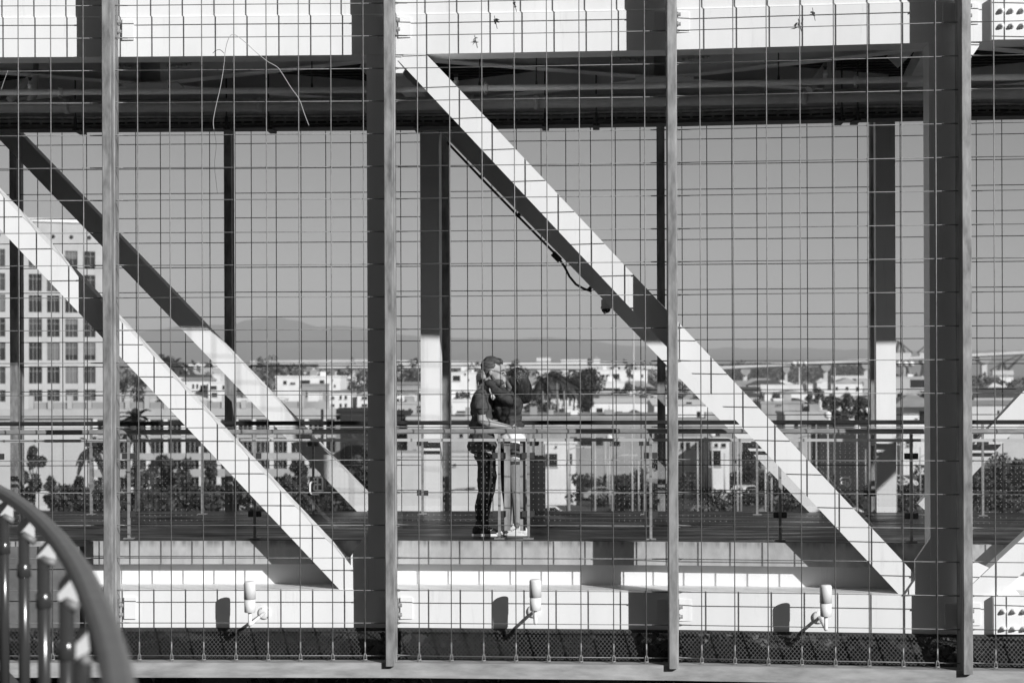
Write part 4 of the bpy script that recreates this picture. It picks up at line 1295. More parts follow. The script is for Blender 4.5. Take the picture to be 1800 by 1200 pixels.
B('white_container', 'white box trailer parked below the grey shed', 541, 561, 690, 330, 6, M['stucco'], [], 'flat', parapet=False, cat='trailer')
B('white_house', 'white gabled house with four small windows, left of the centre column', 580, 618, 689, 300, 10, M['stucco'], [(597, 695, 601, 701), (606, 695, 610, 701), (597, 709, 601, 715), (606, 709, 610, 715), (582, 697, 588, 701), (582, 710, 588, 714)], 'gable_front', 4)
B('white_house', 'white balconied house touching the centre column', 628, 655, 694, 300, 10, M['stucco'], [(636, 697, 646, 701), (636, 710, 646, 714)], 'gable_front', 6)
B('black_shed', 'black clad shed left of the centre column', 590, 664, 724, 205, 10, M['darkwall'], [], 'flat', rm=M['darkwall'])
B('white_house', 'white house with three small windows right of the centre post', 690, 729, 690, 330, 10, M['stucco'], [(704, 700, 707, 704), (712, 700, 715, 704), (721, 700, 723, 704)], 'gable', 5)
B('cream_terrace', 'cream terrace with many small windows right of the centre post', 686, 745, 710, 300, 8, M['cream'], [(700, 719, 703, 724), (707, 719, 711, 724), (718, 718, 723, 725), (733, 713, 742, 717), (733, 720, 742, 725)], 'flat')
B('round_roof_hall', 'pale hall with curved roof beside dark trees, centre', 697, 735, 676, 420, 15, M['greywall'], [], 'gable', 5, M['roofgrey'])
B('dark_door_block', 'black loading dock block right of the centre post', 690, 716, 729, 190, 8, M['darkwall'], [], 'flat', rm=M['darkwall'])
B('cream_warehouse', 'cream warehouse with dark vents behind the couple', 716, 900, 738, 188, 10, M['cream'], [(808, 762, 814, 769), (812, 793, 822, 800), (726, 790, 732, 796)], 'flat')
B('blank_wall_building', 'low blank pale wall building behind the couple and white back column', 676, 884, 802, 176, 6, M['palewall'], [(797, 815, 802, 819)], 'flat')
B('white_flats', 'white flats with dark recessed entrance left of the couple', 793, 836, 656, 450, 12, M['stucco'], [(796, 660, 809, 669), (816, 655, 819, 659), (823, 666, 825, 669)], 'flat')
B('white_store', 'white low store with a dark lintel left of the couple', 795, 850, 706, 270, 8, M['stucco'], [(803, 722, 819, 725)], 'flat')
B('far_tower', 'distant pale hotel block on the horizon right of the woman', 943, 968, 629, 2600, 30, M['stucco'], [], 'flat')
B('far_tower', 'distant wide pale block on the horizon above the palms', 986, 1040, 632, 2500, 30, M['stucco'], [], 'flat')
B('far_tower', 'distant narrow pale tower with pointed top on the horizon', 1043, 1055, 631, 2400, 20, M['stucco'], [], 'hip', 6)
B('white_offices', 'white two-wing offices with big dark windows right of the large tree', 1046, 1104, 651, 600, 15, M['stucco'], [(1057, 658, 1063, 673), (1065, 658, 1071, 673), (1076, 657, 1089, 669)], 'flat')
B('white_offices', 'white slab building beside the tall white mast', 1100, 1138, 652, 620, 12, M['stucco'], [], 'flat')
B('porch_house', 'white porch house under the offices, right of the large tree', 1055, 1098, 672, 520, 10, M['stucco'], [(1060, 682, 1090, 686)], 'flat')
B('pale_warehouse', 'long pale warehouse with dark loading doors in the centre', 1038, 1175, 708, 380, 20, M['stucco'], [(1082, 723, 1094, 728), (1115, 723, 1126, 727), (1149, 723, 1158, 727)], 'gable', 7, M['stucco'])
B('white_fence_box', 'white ribbed container beside the palms, left one', 974, 990, 713, 335, 4, M['stucco'], [], 'flat', cat='container')
B('white_fence_box', 'white ribbed container beside the palms, right one', 991, 1006, 717, 330, 4, M['stucco'], [], 'flat', cat='container')
B('flat_roof_depot', 'wide depot with flat bright roof just above the far handrail, centre', 915, 1178, 736, 255, 26, M['greywall'], [(1001, 768, 1014, 780), (1020, 769, 1040, 783), (1046, 769, 1060, 783), (1072, 768, 1090, 784), (1150, 760, 1160, 776)], 'flat', rm=M['stucco'])
B('white_tank_house', 'bright white tank building behind the front glass, right of the woman', 958, 1012, 780, 205, 8, M['stucco'], [(976, 783, 979, 786)], 'flat')
B('warehouse', 'white shed with low roof right of the scratched post', 1150, 1302, 712, 320, 16, M['stucco'], [(1206, 706.5, 1216, 710)], 'gable', 9, M['stucco'])
B('warehouse', 'pale wall compound below the white shed', 1182, 1330, 740, 256, 9, M['greywall'], [(1190, 745, 1193, 752), (1232, 745, 1234, 752)], 'flat')
B('grey_roof_shop', 'grey shop with a small roof hatch, right of the near diagonal', 1338, 1412, 709, 285, 12, M['roofgrey'], [(1364, 711, 1369, 713), (1370, 711, 1374, 713)], 'flat')
B('roof_hatch', 'small white roof hatch on the grey shop', 1361, 1375, 704, 285.5, 3, M['stucco'], [], 'flat', cat='hatch')
B('white_house', 'white gable house between dark trees, right of the near diagonal', 1372, 1420, 691, 420, 12, M['stucco'], [], 'gable_front', 5)
B('long_shed', 'long pale shed at handrail level right of the near diagonal', 1380, 1452, 728, 250, 8, M['cream'], [(1407, 746, 1425, 749)], 'flat')
B('terminal', 'terminal with a dark glazed band under the rising bridge', 1562, 1690, 664, 500, 20, M['cream'], [(1600, 667, 1645, 681)], 'flat')
for i, x in enumerate((1604, 1613, 1621)):
    pass
B('pavilion', 'white pavilion with grey hipped roof beside the right back column', 1586, 1645, 715, 262, 12, M['stucco'], [(1616, 722, 1626, 740), (1608, 735, 1613, 737)], 'hip', 22, M['roofgrey'], over=1.4)
B('market_hall', 'grey-roofed hall with dark front behind the right back column', 1555, 1588, 718, 275, 12, M['greywall'], [(1566, 716, 1586, 726)], 'hip', 14, M['roofgrey'], over=.8)
B('white_block', 'small white block beside the bridge pier at the right edge', 1757, 1781, 664, 820, 15, M['stucco'], [], 'flat')
B('pale_hangar', 'pale hangar wall near the right edge above the far handrail', 1700, 1830, 712, 300, 14, M['palewall'], [(1753, 721, 1757, 727), (1760, 721, 1765, 727), (1768, 721, 1773, 727), (1776, 721, 1780, 727)], 'gable', 8, M['roofgrey'])
B('orange_shed', 'grey ribbed shed behind the front glass right of the scratched post', 1190, 1240, 772, 215, 8, M['cream'], [(1196, 777, 1202, 790), (1206, 777, 1213, 790), (1222, 777, 1230, 790)], 'flat')
B('white_kiosk', 'small white kiosk behind the front glass near the far diagonal', 1250, 1282, 775, 210, 6, M['stucco'], [(1256, 779, 1262, 785), (1268, 779, 1276, 785)], 'flat')
B('dark_hedge_wall', 'long dark wall behind the front glass on the right', 1440, 1530, 748, 215, 6, M['darkwall'], [], 'flat', rm=M['roofdark'])

# billboard
c = W(566, 712, 180)
root = empty('billboard', (c.x, 180, GZ), 'small blank billboard on a black post, left of the centre column', 'billboard')
p, q = W(554, 705, 180), W(578, 719, 180)
MB().box(p.x, q.x, 179.9, 180.1, q.z, p.z).build('panel', M['roofgrey'], root)
MB().tube([Vector((c.x, 180.2, GZ)), Vector((c.x, 180.2, q.z))], 0.13, 8).build('post', M['darkwall'], root)

# ------------------------------------------------------------------ viaduct and the rising bridge
def bridge(name, lab, pts, D, th_px, piers, wdt, m=M['concrete_far'], cap=0):
    a = [W(x, y, D) for x, y in pts]
    root = empty(name, (a[0].x, D, GZ), lab, 'bridge')
    th = th_px * D / FPX
    mb = MB()
    mb.loft([[p + Vector((0, 0, 0)), p + Vector((0, wdt, 0)), p + Vector((0, wdt, -th)), p + Vector((0, wdt * .8, -th)), p + Vector((0, wdt * .8, -th * 2)), p + Vector((0, wdt * .2, -th * 2)), p + Vector((0, wdt * .2, -th)), p + Vector((0, 0, -th))] for p in a])
    mb.build('deck', m, root)
    MB().loft([[p + Vector((0, .05, 0.01)), p + Vector((0, .35, 0.01)), p + Vector((0, .35, .9)), p + Vector((0, .05, .9))] for p in a]).build('parapet', m, root)
    for x, w in piers:
        for (x0, y0), (x1, y1) in zip(pts, pts[1:]):
            if x0 <= x <= x1: y = y0 + (y1 - y0) * (x - x0) / (x1 - x0)
        t = W(x, y, D); hw = w * D / FPX / 2
        pr = MB().box(t.x - hw, t.x + hw, D + wdt * .25, D + wdt * .6, GZ, t.z - th * 2 - .02).build('pier', m, root)
        if cap:
            MB().loft([[Vector((t.x + a_ * hw * k, D + wdt * b_, z)) for a_, b_ in ((-1, .1), (1, .1), (1, .9), (-1, .9))] for k, z in ((1.0, t.z - th * 2 - 4.5), (2.4, t.z - th * 2 - 2.2), (2.4, t.z - th * 2 - .03))]).build('pier_cap', M['greywall'], pr)
bridge('freeway_viaduct', 'pale freeway viaduct running level across the horizon behind the couple', [(440, 637), (640, 635), (760, 637), (900, 639), (1060, 642), (1200, 648)], 950, 3.2, [(470, 4), (550, 4), (620, 4), (700, 4), (780, 4), (870, 4), (1150, 4)], 14)
bridge('freeway_ramp', 'lower freeway ramp just below the viaduct, behind the couple', [(560, 645), (700, 644), (850, 645), (1000, 646), (1120, 647)], 760, 2.2, [(590, 4), (690, 4), (790, 4), (1090, 4)], 9)
bridge('bay_bridge', 'long pale bay bridge rising to the right on tall piers', [(1150, 652), (1230, 648), (1300, 644), (1400, 639), (1480, 635), (1560, 631), (1640, 627), (1720, 623), (1800, 619), (2000, 611)], 1500, 2.6, [(1240, 5), (1311, 7), (1383, 5), (1453, 7), (1524, 7), (1632, 8), (1733, 9), (1830, 9)], 18, cap=1)

# harbour cranes
def crane(x, yb, yt, D, flip, lab):
    b, t = W(x, yb, D), W(x, yt, D)
    root = empty('harbour_crane', (b.x, D, GZ), lab, 'crane', 'harbour cranes behind the bay bridge')
    h = t.z - GZ; f = flip
    leg = MB()
    for sx in (-1, 1):
        MB().tube([Vector((b.x + sx * 9, D, GZ)), Vector((b.x + sx * 5, D, b.z)), Vector((b.x + sx * 1.0, D, t.z - 3))], 1.5, 5).build('leg', M['darkwall'], root)
    MB().tube([Vector((b.x + f * 2, D, b.z)), Vector((b.x + f * 22, D, t.z + 7))], [1.6, .9], 5).build('boom', M['darkwall'], root)
    MB().tube([Vector((b.x, D, t.z - 3)), Vector((b.x + f * 22, D, t.z + 7))], .6, 4).build('stay', M['darkwall'], root)
    MB().tube([Vector((b.x - f * 12, D, b.z + 2)), Vector((b.x, D, t.z - 3))], .6, 4).build('back_stay', M['darkwall'], root)
    MB().obox(Vector((b.x, D, b.z)), Vector((10, 0, 0)), Vector((0, 3, 0)), UP * 2.2).build('cab', M['concrete_far'], root)
crane(1582, 624, 596, 1900, -1, 'dark harbour crane just right of the white back column')
crane(1634, 624, 596, 1900, 1, 'dark harbour crane beside the right front column')
crane(1762, 655, 632, 1900, 1, 'dark lattice crane below the bridge at the right edge')

# ------------------------------------------------------------------ trees
T = tree
G1 = 'street trees in front of the long low-rise'
for i, (x, yt, hw, D, m, lab) in enumerate([
    (57, 784, 22, 186, 'leafA', 'tall dark street tree against the pale blank wing, far left'),
    (88, 838, 10, 184, 'leafA', 'small dark shrub-like tree beside the pale blank wing'),
    (120, 856, 15, 182, 'leafA', 'low rounded tree left of the first galvanised post'),
    (140, 838, 13, 185, 'leafA', 'upright dark tree left of the first galvanised post'),
    (168, 845, 18, 183, 'leafB', 'broad street tree behind the first galvanised post'),
    (243, 806, 26, 184, 'leafB', 'dense street tree right of the first glass clamp post'),
    (285, 800, 30, 186, 'leafA', 'dense dark street tree in the middle of the left glass panes'),
    (330, 806, 28, 183, 'leafB', 'dense street tree left of the near white diagonal'),
    (372, 812, 24, 185, 'leafA', 'street tree partly behind the near white diagonal'),
    (420, 832, 24, 182, 'leafA', 'low street tree below the near white diagonal'),
    (520, 812, 26, 184, 'leafA', 'dark street tree behind the monogrammed glass'),
    (575, 830, 26, 182, 'leafA', 'dark street tree left of the black shed'),
    (628, 800, 24, 186, 'leafA', 'dark street tree against the centre column'),
]):
    T(x, yt, hw, D, lab, m, 2000, 50 + i, G1, trunk_frac=.12, tall=5.0)
palm(160, 764, 890, 181, 'slim palm beside the blank wing, left of the first galvanised post', 5, 1.0)
palm(239, 712, 890, 180, 'dark palm standing before the parapet right of the first post', 6, 1.1)
palm(286, 620, 655, 560, 'leftmost of three tall palms on the horizon', 7, 1.9)
palm(294, 624, 655, 560, 'middle of three tall palms on the horizon', 8, 1.8)
palm(309, 625, 655, 560, 'rightmost of three tall palms on the horizon', 9, 1.9)
G2 = 'trees among the far houses'
for i, (x, yt, hw, D, m, n, lab) in enumerate([
    (216, 642, 22, 420, 'leafA', 900, 'dark tree right of the office block behind the first post'),
    (245, 660, 20, 400, 'leafA', 900, 'dark tree under the left diagonal beside the office block'),
    (458, 626, 9, 640, 'leafA', 400, 'small dark tree on the horizon by the far diagonal'),
    (475, 624, 14, 640, 'leafA', 500, 'clumped dark tree on the horizon by the far diagonal'),
    (488, 640, 18, 600, 'leafB', 500, 'mid dark tree below the viaduct, left'),
    (520, 647, 16, 600, 'leafB', 500, 'rounded tree below the viaduct, second from left'),
    (545, 650, 16, 620, 'leafB', 500, 'rounded tree above the grey shed'),
    (575, 650, 16, 620, 'leafA', 500, 'dark tree above the white condominium'),
    (602, 650, 18, 640, 'leafA', 500, 'dark tree left of the centre column below the viaduct'),
    (622, 662, 18, 480, 'leafB', 500, 'bushy tree beside the centre column'),
    (640, 652, 18, 620, 'leafA', 500, 'dark tree touching the centre column'),
    (618, 628, 10, 800, 'leafA', 300, 'small tree poking above the viaduct left of the centre column'),
    (705, 650, 14, 600, 'leafA', 500, 'dark tree right of the centre post'),
    (726, 648, 18, 600, 'leafA', 500, 'dark tree left of the white back column'),
    (735, 690, 12, 340, 'leafA', 500, 'dark tree between houses left of the white back column'),
    (812, 688, 18, 300, 'leafA', 600, 'round dark tree just left of the man'),
    (825, 640, 16, 760, 'leafB', 400, 'dark trees behind the man\'s head'),
    (905, 630, 14, 900, 'leafA', 300, 'dark tree on the horizon above the woman'),
    (948, 668, 20, 360, 'leafB', 700, 'mid tree right of the woman\'s hair'),
    (935, 706, 20, 300, 'leafB', 700, 'bush right of the woman\'s shoulder'),
    (962, 705, 16, 300, 'leafB', 600, 'rounded bush left of the white containers'),
    (1035, 646, 32, 345, 'leafA', 2600, 'large dark domed tree in the centre of the town'),
    (1010, 655, 18, 350, 'leafA', 900, 'dark tree left shoulder of the large domed tree'),
    (1036, 630, 5, 700, 'leafA', 300, 'thin dark tree rising above the large domed tree'),
    (1075, 690, 22, 400, 'leafA', 700, 'dark trees below the white offices'),
    (1105, 672, 18, 450, 'leafA', 700, 'dark conifer right of the white offices'),
    (1106, 648, 6, 560, 'leafA', 300, 'slim dark cypress beside the white slab building'),
    (1135, 678, 22, 430, 'leafB', 700, 'mid trees left of the slim back post'),
    (1150, 656, 14, 650, 'leafB', 500, 'far tree left of the slim back post'),
    (1170, 665, 18, 600, 'leafB', 500, 'tree behind the scratched post'),
    (1205, 660, 16, 560, 'leafB', 500, 'tree between the two white diagonals'),
    (1188, 686, 22, 420, 'leafA', 700, 'dark tree right of the scratched post'),
    (1225, 692, 20, 400, 'leafA', 500, 'dark low tree under the far diagonal'),
    (1340, 688, 18, 420, 'leafA', 600, 'dark tree left of the white gable house'),
    (1362, 690, 18, 340, 'leafA', 700, 'dark tree beside the roof hatch'),
    (1384, 697, 12, 340, 'leafA', 500, 'small dark tree right of the roof hatch'),
    (1424, 694, 14, 330, 'leafA', 600, 'dark pointed tree right of the white gable house'),
    (1438, 680, 12, 420, 'leafB', 500, 'mid tree right of the pointed tree'),
    (1462, 692, 16, 300, 'leafA', 700, 'dark tree mass, left of the right back column'),
    (1490, 690, 20, 290, 'leafA', 800, 'broad dark tree left of the right back column'),
    (1512, 696, 16, 280, 'leafA', 700, 'dark tree touching the right back column'),
    (1475, 720, 18, 240, 'leafA', 700, 'low dark tree above the long dark wall'),
    (1510, 722, 16, 240, 'leafA', 700, 'low dark tree right end of the long dark wall'),
    (1583, 690, 8, 330, 'leafA', 300, 'small dark tree behind the hipped pavilion'),
    (1625, 688, 14, 330, 'leafA', 500, 'dark tree behind the right end of the pavilion'),
]):
    T(x, yt, hw, D, lab, m, n, 200 + i, G2)
for i, (x, yt) in enumerate(((953, 656), (966, 650), (978, 652), (990, 654), (1001, 660))):
    palm(x, yt, 722, 318 + i * 4, ['leftmost palm in the row right of the woman', 'second palm in the row right of the woman', 'third palm in the row right of the woman', 'fourth palm in the row right of the woman', 'palm nearest the large domed tree'][i], 20 + i, 1.25)
# woods under the bay bridge and along the right-hand shore: one far mass
r = random.Random(77); lobes = []
for i in range(150):
    x = r.uniform(1190, 1560); D = r.uniform(1650, 2100)
    p = W(x, r.uniform(653, 668), D)
    lobes.append((p, r.uniform(7, 13), .8))
for i in range(60):
    x = r.uniform(1560, 1830); D = r.uniform(700, 1000)
    p = W(x, r.uniform(676, 694), D)
    lobes.append((p, r.uniform(4, 7), .8))
for i in range(70):
    x = r.uniform(230, 1200); D = r.uniform(700, 900)
    p = W(x, r.uniform(655, 672), D)
    lobes.append((p, r.uniform(4, 7), .8))
o = leaf_cloud(lobes, 26000, 1.3, 5).build('far_woodland', M['leafB'], recalc=False); tag(o, 'grey-green far woodland under the bay bridge and viaduct', 'woodland', kind='stuff')
for i, x in enumerate((1718, 1738, 1758, 1776, 1796)):
    T(x, 681 + (i % 2) * 3, 12, 420, ['dark tree right of the last galvanised post', 'dark tree under the bay bridge pier at right', 'dark tree before the small white block', 'dark tree right of the small white block', 'dark tree at the right edge of the view'][i], 'leafA', 500, 300 + i, 'trees along the right-hand shore')

# trees just below the walkway, seen under the chord and through the screens
M['soil'] = mat('shaded_soil', 0.03, 0.95, var=0.5, scale=1.5, detail=8)  # dark tone carries the shade of the bank below the walkway
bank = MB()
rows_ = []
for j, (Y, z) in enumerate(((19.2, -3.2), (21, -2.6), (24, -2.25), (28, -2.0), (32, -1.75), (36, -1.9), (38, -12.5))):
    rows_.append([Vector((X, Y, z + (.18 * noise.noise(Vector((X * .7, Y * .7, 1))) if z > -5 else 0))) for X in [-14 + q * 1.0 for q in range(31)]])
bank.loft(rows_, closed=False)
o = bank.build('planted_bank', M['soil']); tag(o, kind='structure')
rb_ = random.Random(8); lobes = []
for i in range(150):
    X = rb_.uniform(-9, 10); Y = rb_.uniform(21, 34)
    zb_ = -2.6 + (Y - 21) * .065
    lobes.append((Vector((X, Y, zb_ + rb_.uniform(.1, .4))), rb_.uniform(.25, .6), .8))
o = leaf_cloud(lobes, 22000, .075, 12).build('bank_groundcover', M['leafB'], recalc=False); tag(o, 'leafy ground cover on the bank below the walkway', 'ground cover', kind='stuff')
LOWL = ['tree below the walkway at the far left', 'tree below the walkway under the first lamp', 'pale leafy tree below the walkway left of the centre post', 'tree below the walkway under the couple', 'pale leafy tree below the walkway under the scratched post', 'tree below the walkway under the third lamp', 'tree below the walkway at the right edge',
        'rear tree below the walkway at the far left', 'rear tree below the walkway behind the first lamp', 'rear tree below the walkway behind the centre post', 'rear tree below the walkway behind the couple', 'rear tree below the walkway behind the scratched post', 'rear tree below the walkway at the right']
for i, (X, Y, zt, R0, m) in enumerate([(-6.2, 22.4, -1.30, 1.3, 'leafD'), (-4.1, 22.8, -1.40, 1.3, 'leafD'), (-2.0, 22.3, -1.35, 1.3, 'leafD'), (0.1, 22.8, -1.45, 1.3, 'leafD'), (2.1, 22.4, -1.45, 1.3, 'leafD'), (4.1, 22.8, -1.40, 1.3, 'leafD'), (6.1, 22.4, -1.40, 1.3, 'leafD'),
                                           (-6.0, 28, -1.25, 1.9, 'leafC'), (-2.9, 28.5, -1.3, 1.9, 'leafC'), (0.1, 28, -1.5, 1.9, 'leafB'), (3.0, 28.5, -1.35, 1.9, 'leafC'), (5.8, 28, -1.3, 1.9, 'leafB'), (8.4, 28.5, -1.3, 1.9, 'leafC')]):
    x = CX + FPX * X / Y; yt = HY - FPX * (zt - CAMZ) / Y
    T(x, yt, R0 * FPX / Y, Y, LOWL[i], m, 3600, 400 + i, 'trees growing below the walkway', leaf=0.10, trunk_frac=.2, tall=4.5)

# scattered white houses and boat sheds at the foot of the bay bridge
rr_ = random.Random(12)
HX = ['below the first bay bridge pier', 'left of the first bay bridge pier', 'right of the first bay bridge pier', 'under the floodlight mast', 'left of the second bay bridge pier', 'right of the second bay bridge pier', 'beside the third bay bridge pier', 'furthest left under the bay bridge', 'between mast and second pier', 'close to the right back column']
for i, x in enumerate((1312, 1290, 1332, 1398, 1440, 1468, 1512, 1270, 1422, 1492)):
    D = 900 + 37 * i
    building('shore_house', 'tiny white shore house ' + HX[i], x - rr_.uniform(3, 7), x + rr_.uniform(3, 7), rr_.uniform(671, 681), D, 8, M['stucco'], [], 'gable', 2, M['roofgrey'] if i % 2 else M['stucco'])
# clipped shrubs along the foot of the long low-rise
r = random.Random(5); lobes = []
for i in range(60):
    x = r.uniform(100, 660)
    p = W(x, r.uniform(862, 893), 181)
    lobes.append((p, r.uniform(.6, 1.5), .9))
o = leaf_cloud(lobes, 9000, .28, 9).build('shrub_border', M['leafA'], recalc=False); tag(o, 'dark shrub border along the foot of the long low-rise', 'shrubs', kind='stuff')
r = random.Random(6); lobes = []
for i in range(95):
    x = r.choice((r.uniform(985, 1180), r.uniform(1190, 1420), r.uniform(1420, 1680), r.uniform(1710, 1800)))
    D = r.uniform(185, 235)
    p = W(x, 655, D); p.z = GZ + (r.uniform(.2, 1.6) if r.random() < .8 else r.uniform(1.5, 4.2))
    lobes.append((p, r.uniform(.6, 1.7), .8))
o = leaf_cloud(lobes, 14000, .22, 10).build('shrub_planting', M['leafD'], recalc=False); tag(o, 'dark shrub planting around the car park right of the couple', 'shrubs', kind='stuff')

# ------------------------------------------------------------------ poles and masts
pole(1113.5, 545, 215, 0.10, 'tall white mast in the town, left of the slim back post')
pole(1405, 640, 600, 0.35, 'floodlight mast with white lamp bank below the bay bridge', 'bank')
pole(1590, 640, 560, 0.3, 'floodlight mast with white lamp bank beside the right back column', 'bank')
pole(1467, 645, 520, .22, 'grey mast left of the right back column')
PL = [(963, 752), (1000, 762), (1071, 775), (1111, 760), (1226, 765), (1252, 768), (1296, 768), (1302, 775), (1345, 785), (1356, 790), (1465, 752), (1506, 760), (1575, 770), (1583, 778), (1455, 735), (725, 740)]
PN = ['right of the litter bin', 'before the white tank building', 'in the middle of the glass right of the couple', 'under the tall white mast', 'right of the scratched post', 'left of the small kiosk', 'right of the small kiosk', 'touching the kiosk pole', 'left of the dark clamp post', 'beside the far diagonal foot', 'left of the right monogram', 'right of the right monogram', 'beside the pavilion wall', 'second beside the pavilion wall', 'above the long shed', 'before the black loading dock']
for i, ((x, yt), nm) in enumerate(zip(PL, PN)):
    pole(x, yt, 165 + (i * 13) % 34, 0.085, 'slim pale street pole ' + nm, ('arm', None, 'globe')[i % 3])

ORD = ['first', 'second', 'third', 'fourth', 'fifth', 'sixth', 'seventh', 'eighth', 'ninth', 'tenth', 'eleventh', 'twelfth', 'thirteenth', 'fourteenth', 'fifteenth', 'sixteenth', 'seventeenth', 'eighteenth', 'nineteenth', 'twentieth', 'twenty-first', 'twenty-second', 'twenty-third']
def counted(xs, anchors, fmt):
    """labels by counting rightwards from things one can find"""
    out = []; cnt = {}
    for x in xs:
        an = [a for a in anchors if a[0] <= x][-1]
        k = cnt.get(an, 0); cnt[an] = k + 1
        out.append(fmt % (ORD[k], an[1]))
    return out
rp_ = random.Random(41)
pxs = sorted(x for x in (rp_.uniform(955, 1680) for _ in range(36)) if not 1150 < x < 1197)
plb = counted(pxs, [(900, 'the litter bin'), (1180, 'the scratched post'), (1330, 'the near diagonal at handrail height'), (1548, 'the right back column')], '%s slim car park pole to the right of %s')
for i, x in enumerate(pxs):
    D = rp_.uniform(176, 250)
    pole(x, rp_.uniform(742, 815), D, rp_.uniform(.05, .12), plb[i], (None, None, 'arm')[i % 3], 'pole', 'clutter of poles behind the right-hand glass', 'car_park_pole')
# the dense far town
rh = random.Random(23)
hxs = sorted(rh.uniform(205, 1800) for _ in range(104))
hlb = counted(hxs, [(200, 'the first galvanised post'), (405, 'the slim back post on the left'), (560, 'the far left diagonal'), (690, 'the centre post'), (800, 'the white back column'), (935, 'the woman'), (1040, 'the large domed tree'), (1160, 'the slim back post by the scratched one'), (1290, 'the near diagonal'), (1420, 'the floodlight mast'), (1560, 'the right back column'), (1710, 'the last galvanised post')], '%s small far-town house right of %s')
for i, x in enumerate(hxs):
    D = rh.choice((rh.uniform(560, 900), rh.uniform(800, 1400), rh.uniform(1300, 2300)))
    hgt = rh.uniform(5.5, 11); w = rh.uniform(7, 20)
    yt = HY - FPX * (GZ + hgt - CAMZ) / D
    hw = w / 2 * FPX / D
    wins = []
    if D < 1000:
        k = rh.randint(2, 4)
        for q in range(k):
            xc = x - hw + (q + .5) * 2 * hw / k
            ww = .55 * FPX / D
            for fl in range(1 if hgt < 8 else 2):
                yw = yt + (1.2 + fl * 2.9) * FPX / D
                wins.append((xc - ww, yw, xc + ww, yw + 1.5 * FPX / D))
    building('far_house', hlb[i], x - hw, x + hw, yt, D, rh.uniform(7, 12), M[rh.choice(('stucco', 'stucco', 'cream', 'palewall', 'stone'))], wins, rh.choice(('flat', 'gable', 'gable_front', 'hip')), 2.0 * FPX / D, M[rh.choice(('roofgrey', 'roofdark', 'roofgrey', 'stucco'))])
nxs = sorted([rh.uniform(700, 1185) for _ in range(34)] + [rh.uniform(1195, 1640) for _ in range(26)] + [rh.uniform(215, 655) for _ in range(18)] + [rh.uniform(1712, 1800) for _ in range(5)])
nlb = counted(nxs, [(200, 'the first galvanised post'), (405, 'the slim back post on the left'), (560, 'the far left diagonal'), (690, 'the centre post'), (800, 'the white back column'), (935, 'the woman'), (1040, 'the large domed tree'), (1160, 'the slim back post by the scratched one'), (1290, 'the near diagonal'), (1420, 'the floodlight mast'), (1560, 'the right back column'), (1710, 'the last galvanised post')], '%s nearer low-roofed town house right of %s')
for i, x in enumerate(nxs):
    D = rh.uniform(330, 560)
    hgt = rh.uniform(5.0, 9.0); w = rh.uniform(5, 11)
    k = FPX / D
    yt = HY - FPX * (GZ + hgt - CAMZ) / D; hw = w / 2 * k
    wins = []
    cn = max(2, int(w / 2.6))
    for fl in range(1 if hgt < 6.5 else 2):
        for q in range(cn):
            if rh.random() < .2: continue
            xc = x - hw + (q + .5) * 2 * hw / cn
            wins.append((xc - .45 * k, yt + (.9 + fl * 2.8) * k, xc + .45 * k, yt + (2.2 + fl * 2.8) * k))
    building('town_house', nlb[i], x - hw, x + hw, yt, D, rh.uniform(6, 9), M[rh.choice(('stucco', 'stucco', 'cream', 'stone', 'palewall'))], wins, rh.choice(('flat', 'gable', 'gable_front', 'hip')), rh.uniform(1.2, 2.2) * k, M[rh.choice(('roofgrey', 'roofdark', 'roofdark', 'stucco'))], cat='house')
# ------------------------------------------------------------------ streets in front of the far blocks
def sheet(name, pts, z, m):
    P = [Vector((W(x, 655, D).x, D, z)) for x, D in pts]
    o = MB().add(P, [tuple(range(len(P)))]).build(name, m); tag(o, kind='structure'); return o
sheet('road', [(-900, 158), (2900, 158), (2900, 172), (-900, 172)], GZ + .010, M['asphalt'])
sheet('pavement', [(-900, 172), (2900, 172), (2900, 181), (-900, 181)], GZ + .014, M['paving'])
sheet('road', [(930, 181), (1600, 181), (1500, 240), (1000, 240)], GZ + .018, M['asphalt'])
sheet('path', [(1180, 176), (1240, 176), (1330, 230), (1250, 230)], GZ + .024, M['paving'])
sheet('path', [(1290, 174), (1330, 176), (1420, 220), (1370, 222)], GZ + .028, M['paving'])
sheet('forecourt', [(700, 200), (1180, 240), (1180, 255), (700, 255)], GZ + .022, M['paving'])
for i in range(24):
    x = -4 + i * 3.0
    P = [Vector((x, 164.8, GZ + .016)), Vector((x + 1.4, 164.8, GZ + .016)), Vector((x + 1.4, 165.1, GZ + .016)), Vector((x, 165.1, GZ + .016))]
# cars
car(1024, 889, 166, 0.1, M['cardark'], 'dark van parked right of the litter bin', 'van')
car(1072, 884, 170, 0.05, M['carmid'], 'silver car parked under the tall white mast')
car(1225, 884, 169, 0.0, M['cardark'], 'dark car parked right of the scratched post')
car(1270, 880, 172, 0.1, M['cardark'], 'dark car parked left of the far diagonal foot')
car(1430, 884, 169, -.1, M['cardark'], 'dark car parked behind the far diagonal foot')
car(1500, 872, 178, 0.0, M['carwhite'], 'white car parked below the right monogram')
car(1750, 880, 172, 0.0, M['cardark'], 'dark car parked at the right edge')
car(965, 868, 182, 0.4, M['carwhite'], 'white car parked behind the litter bin')
car(720, 900, 160, 0.0, M['carmid'], 'silver car parked before the blank pale wall')

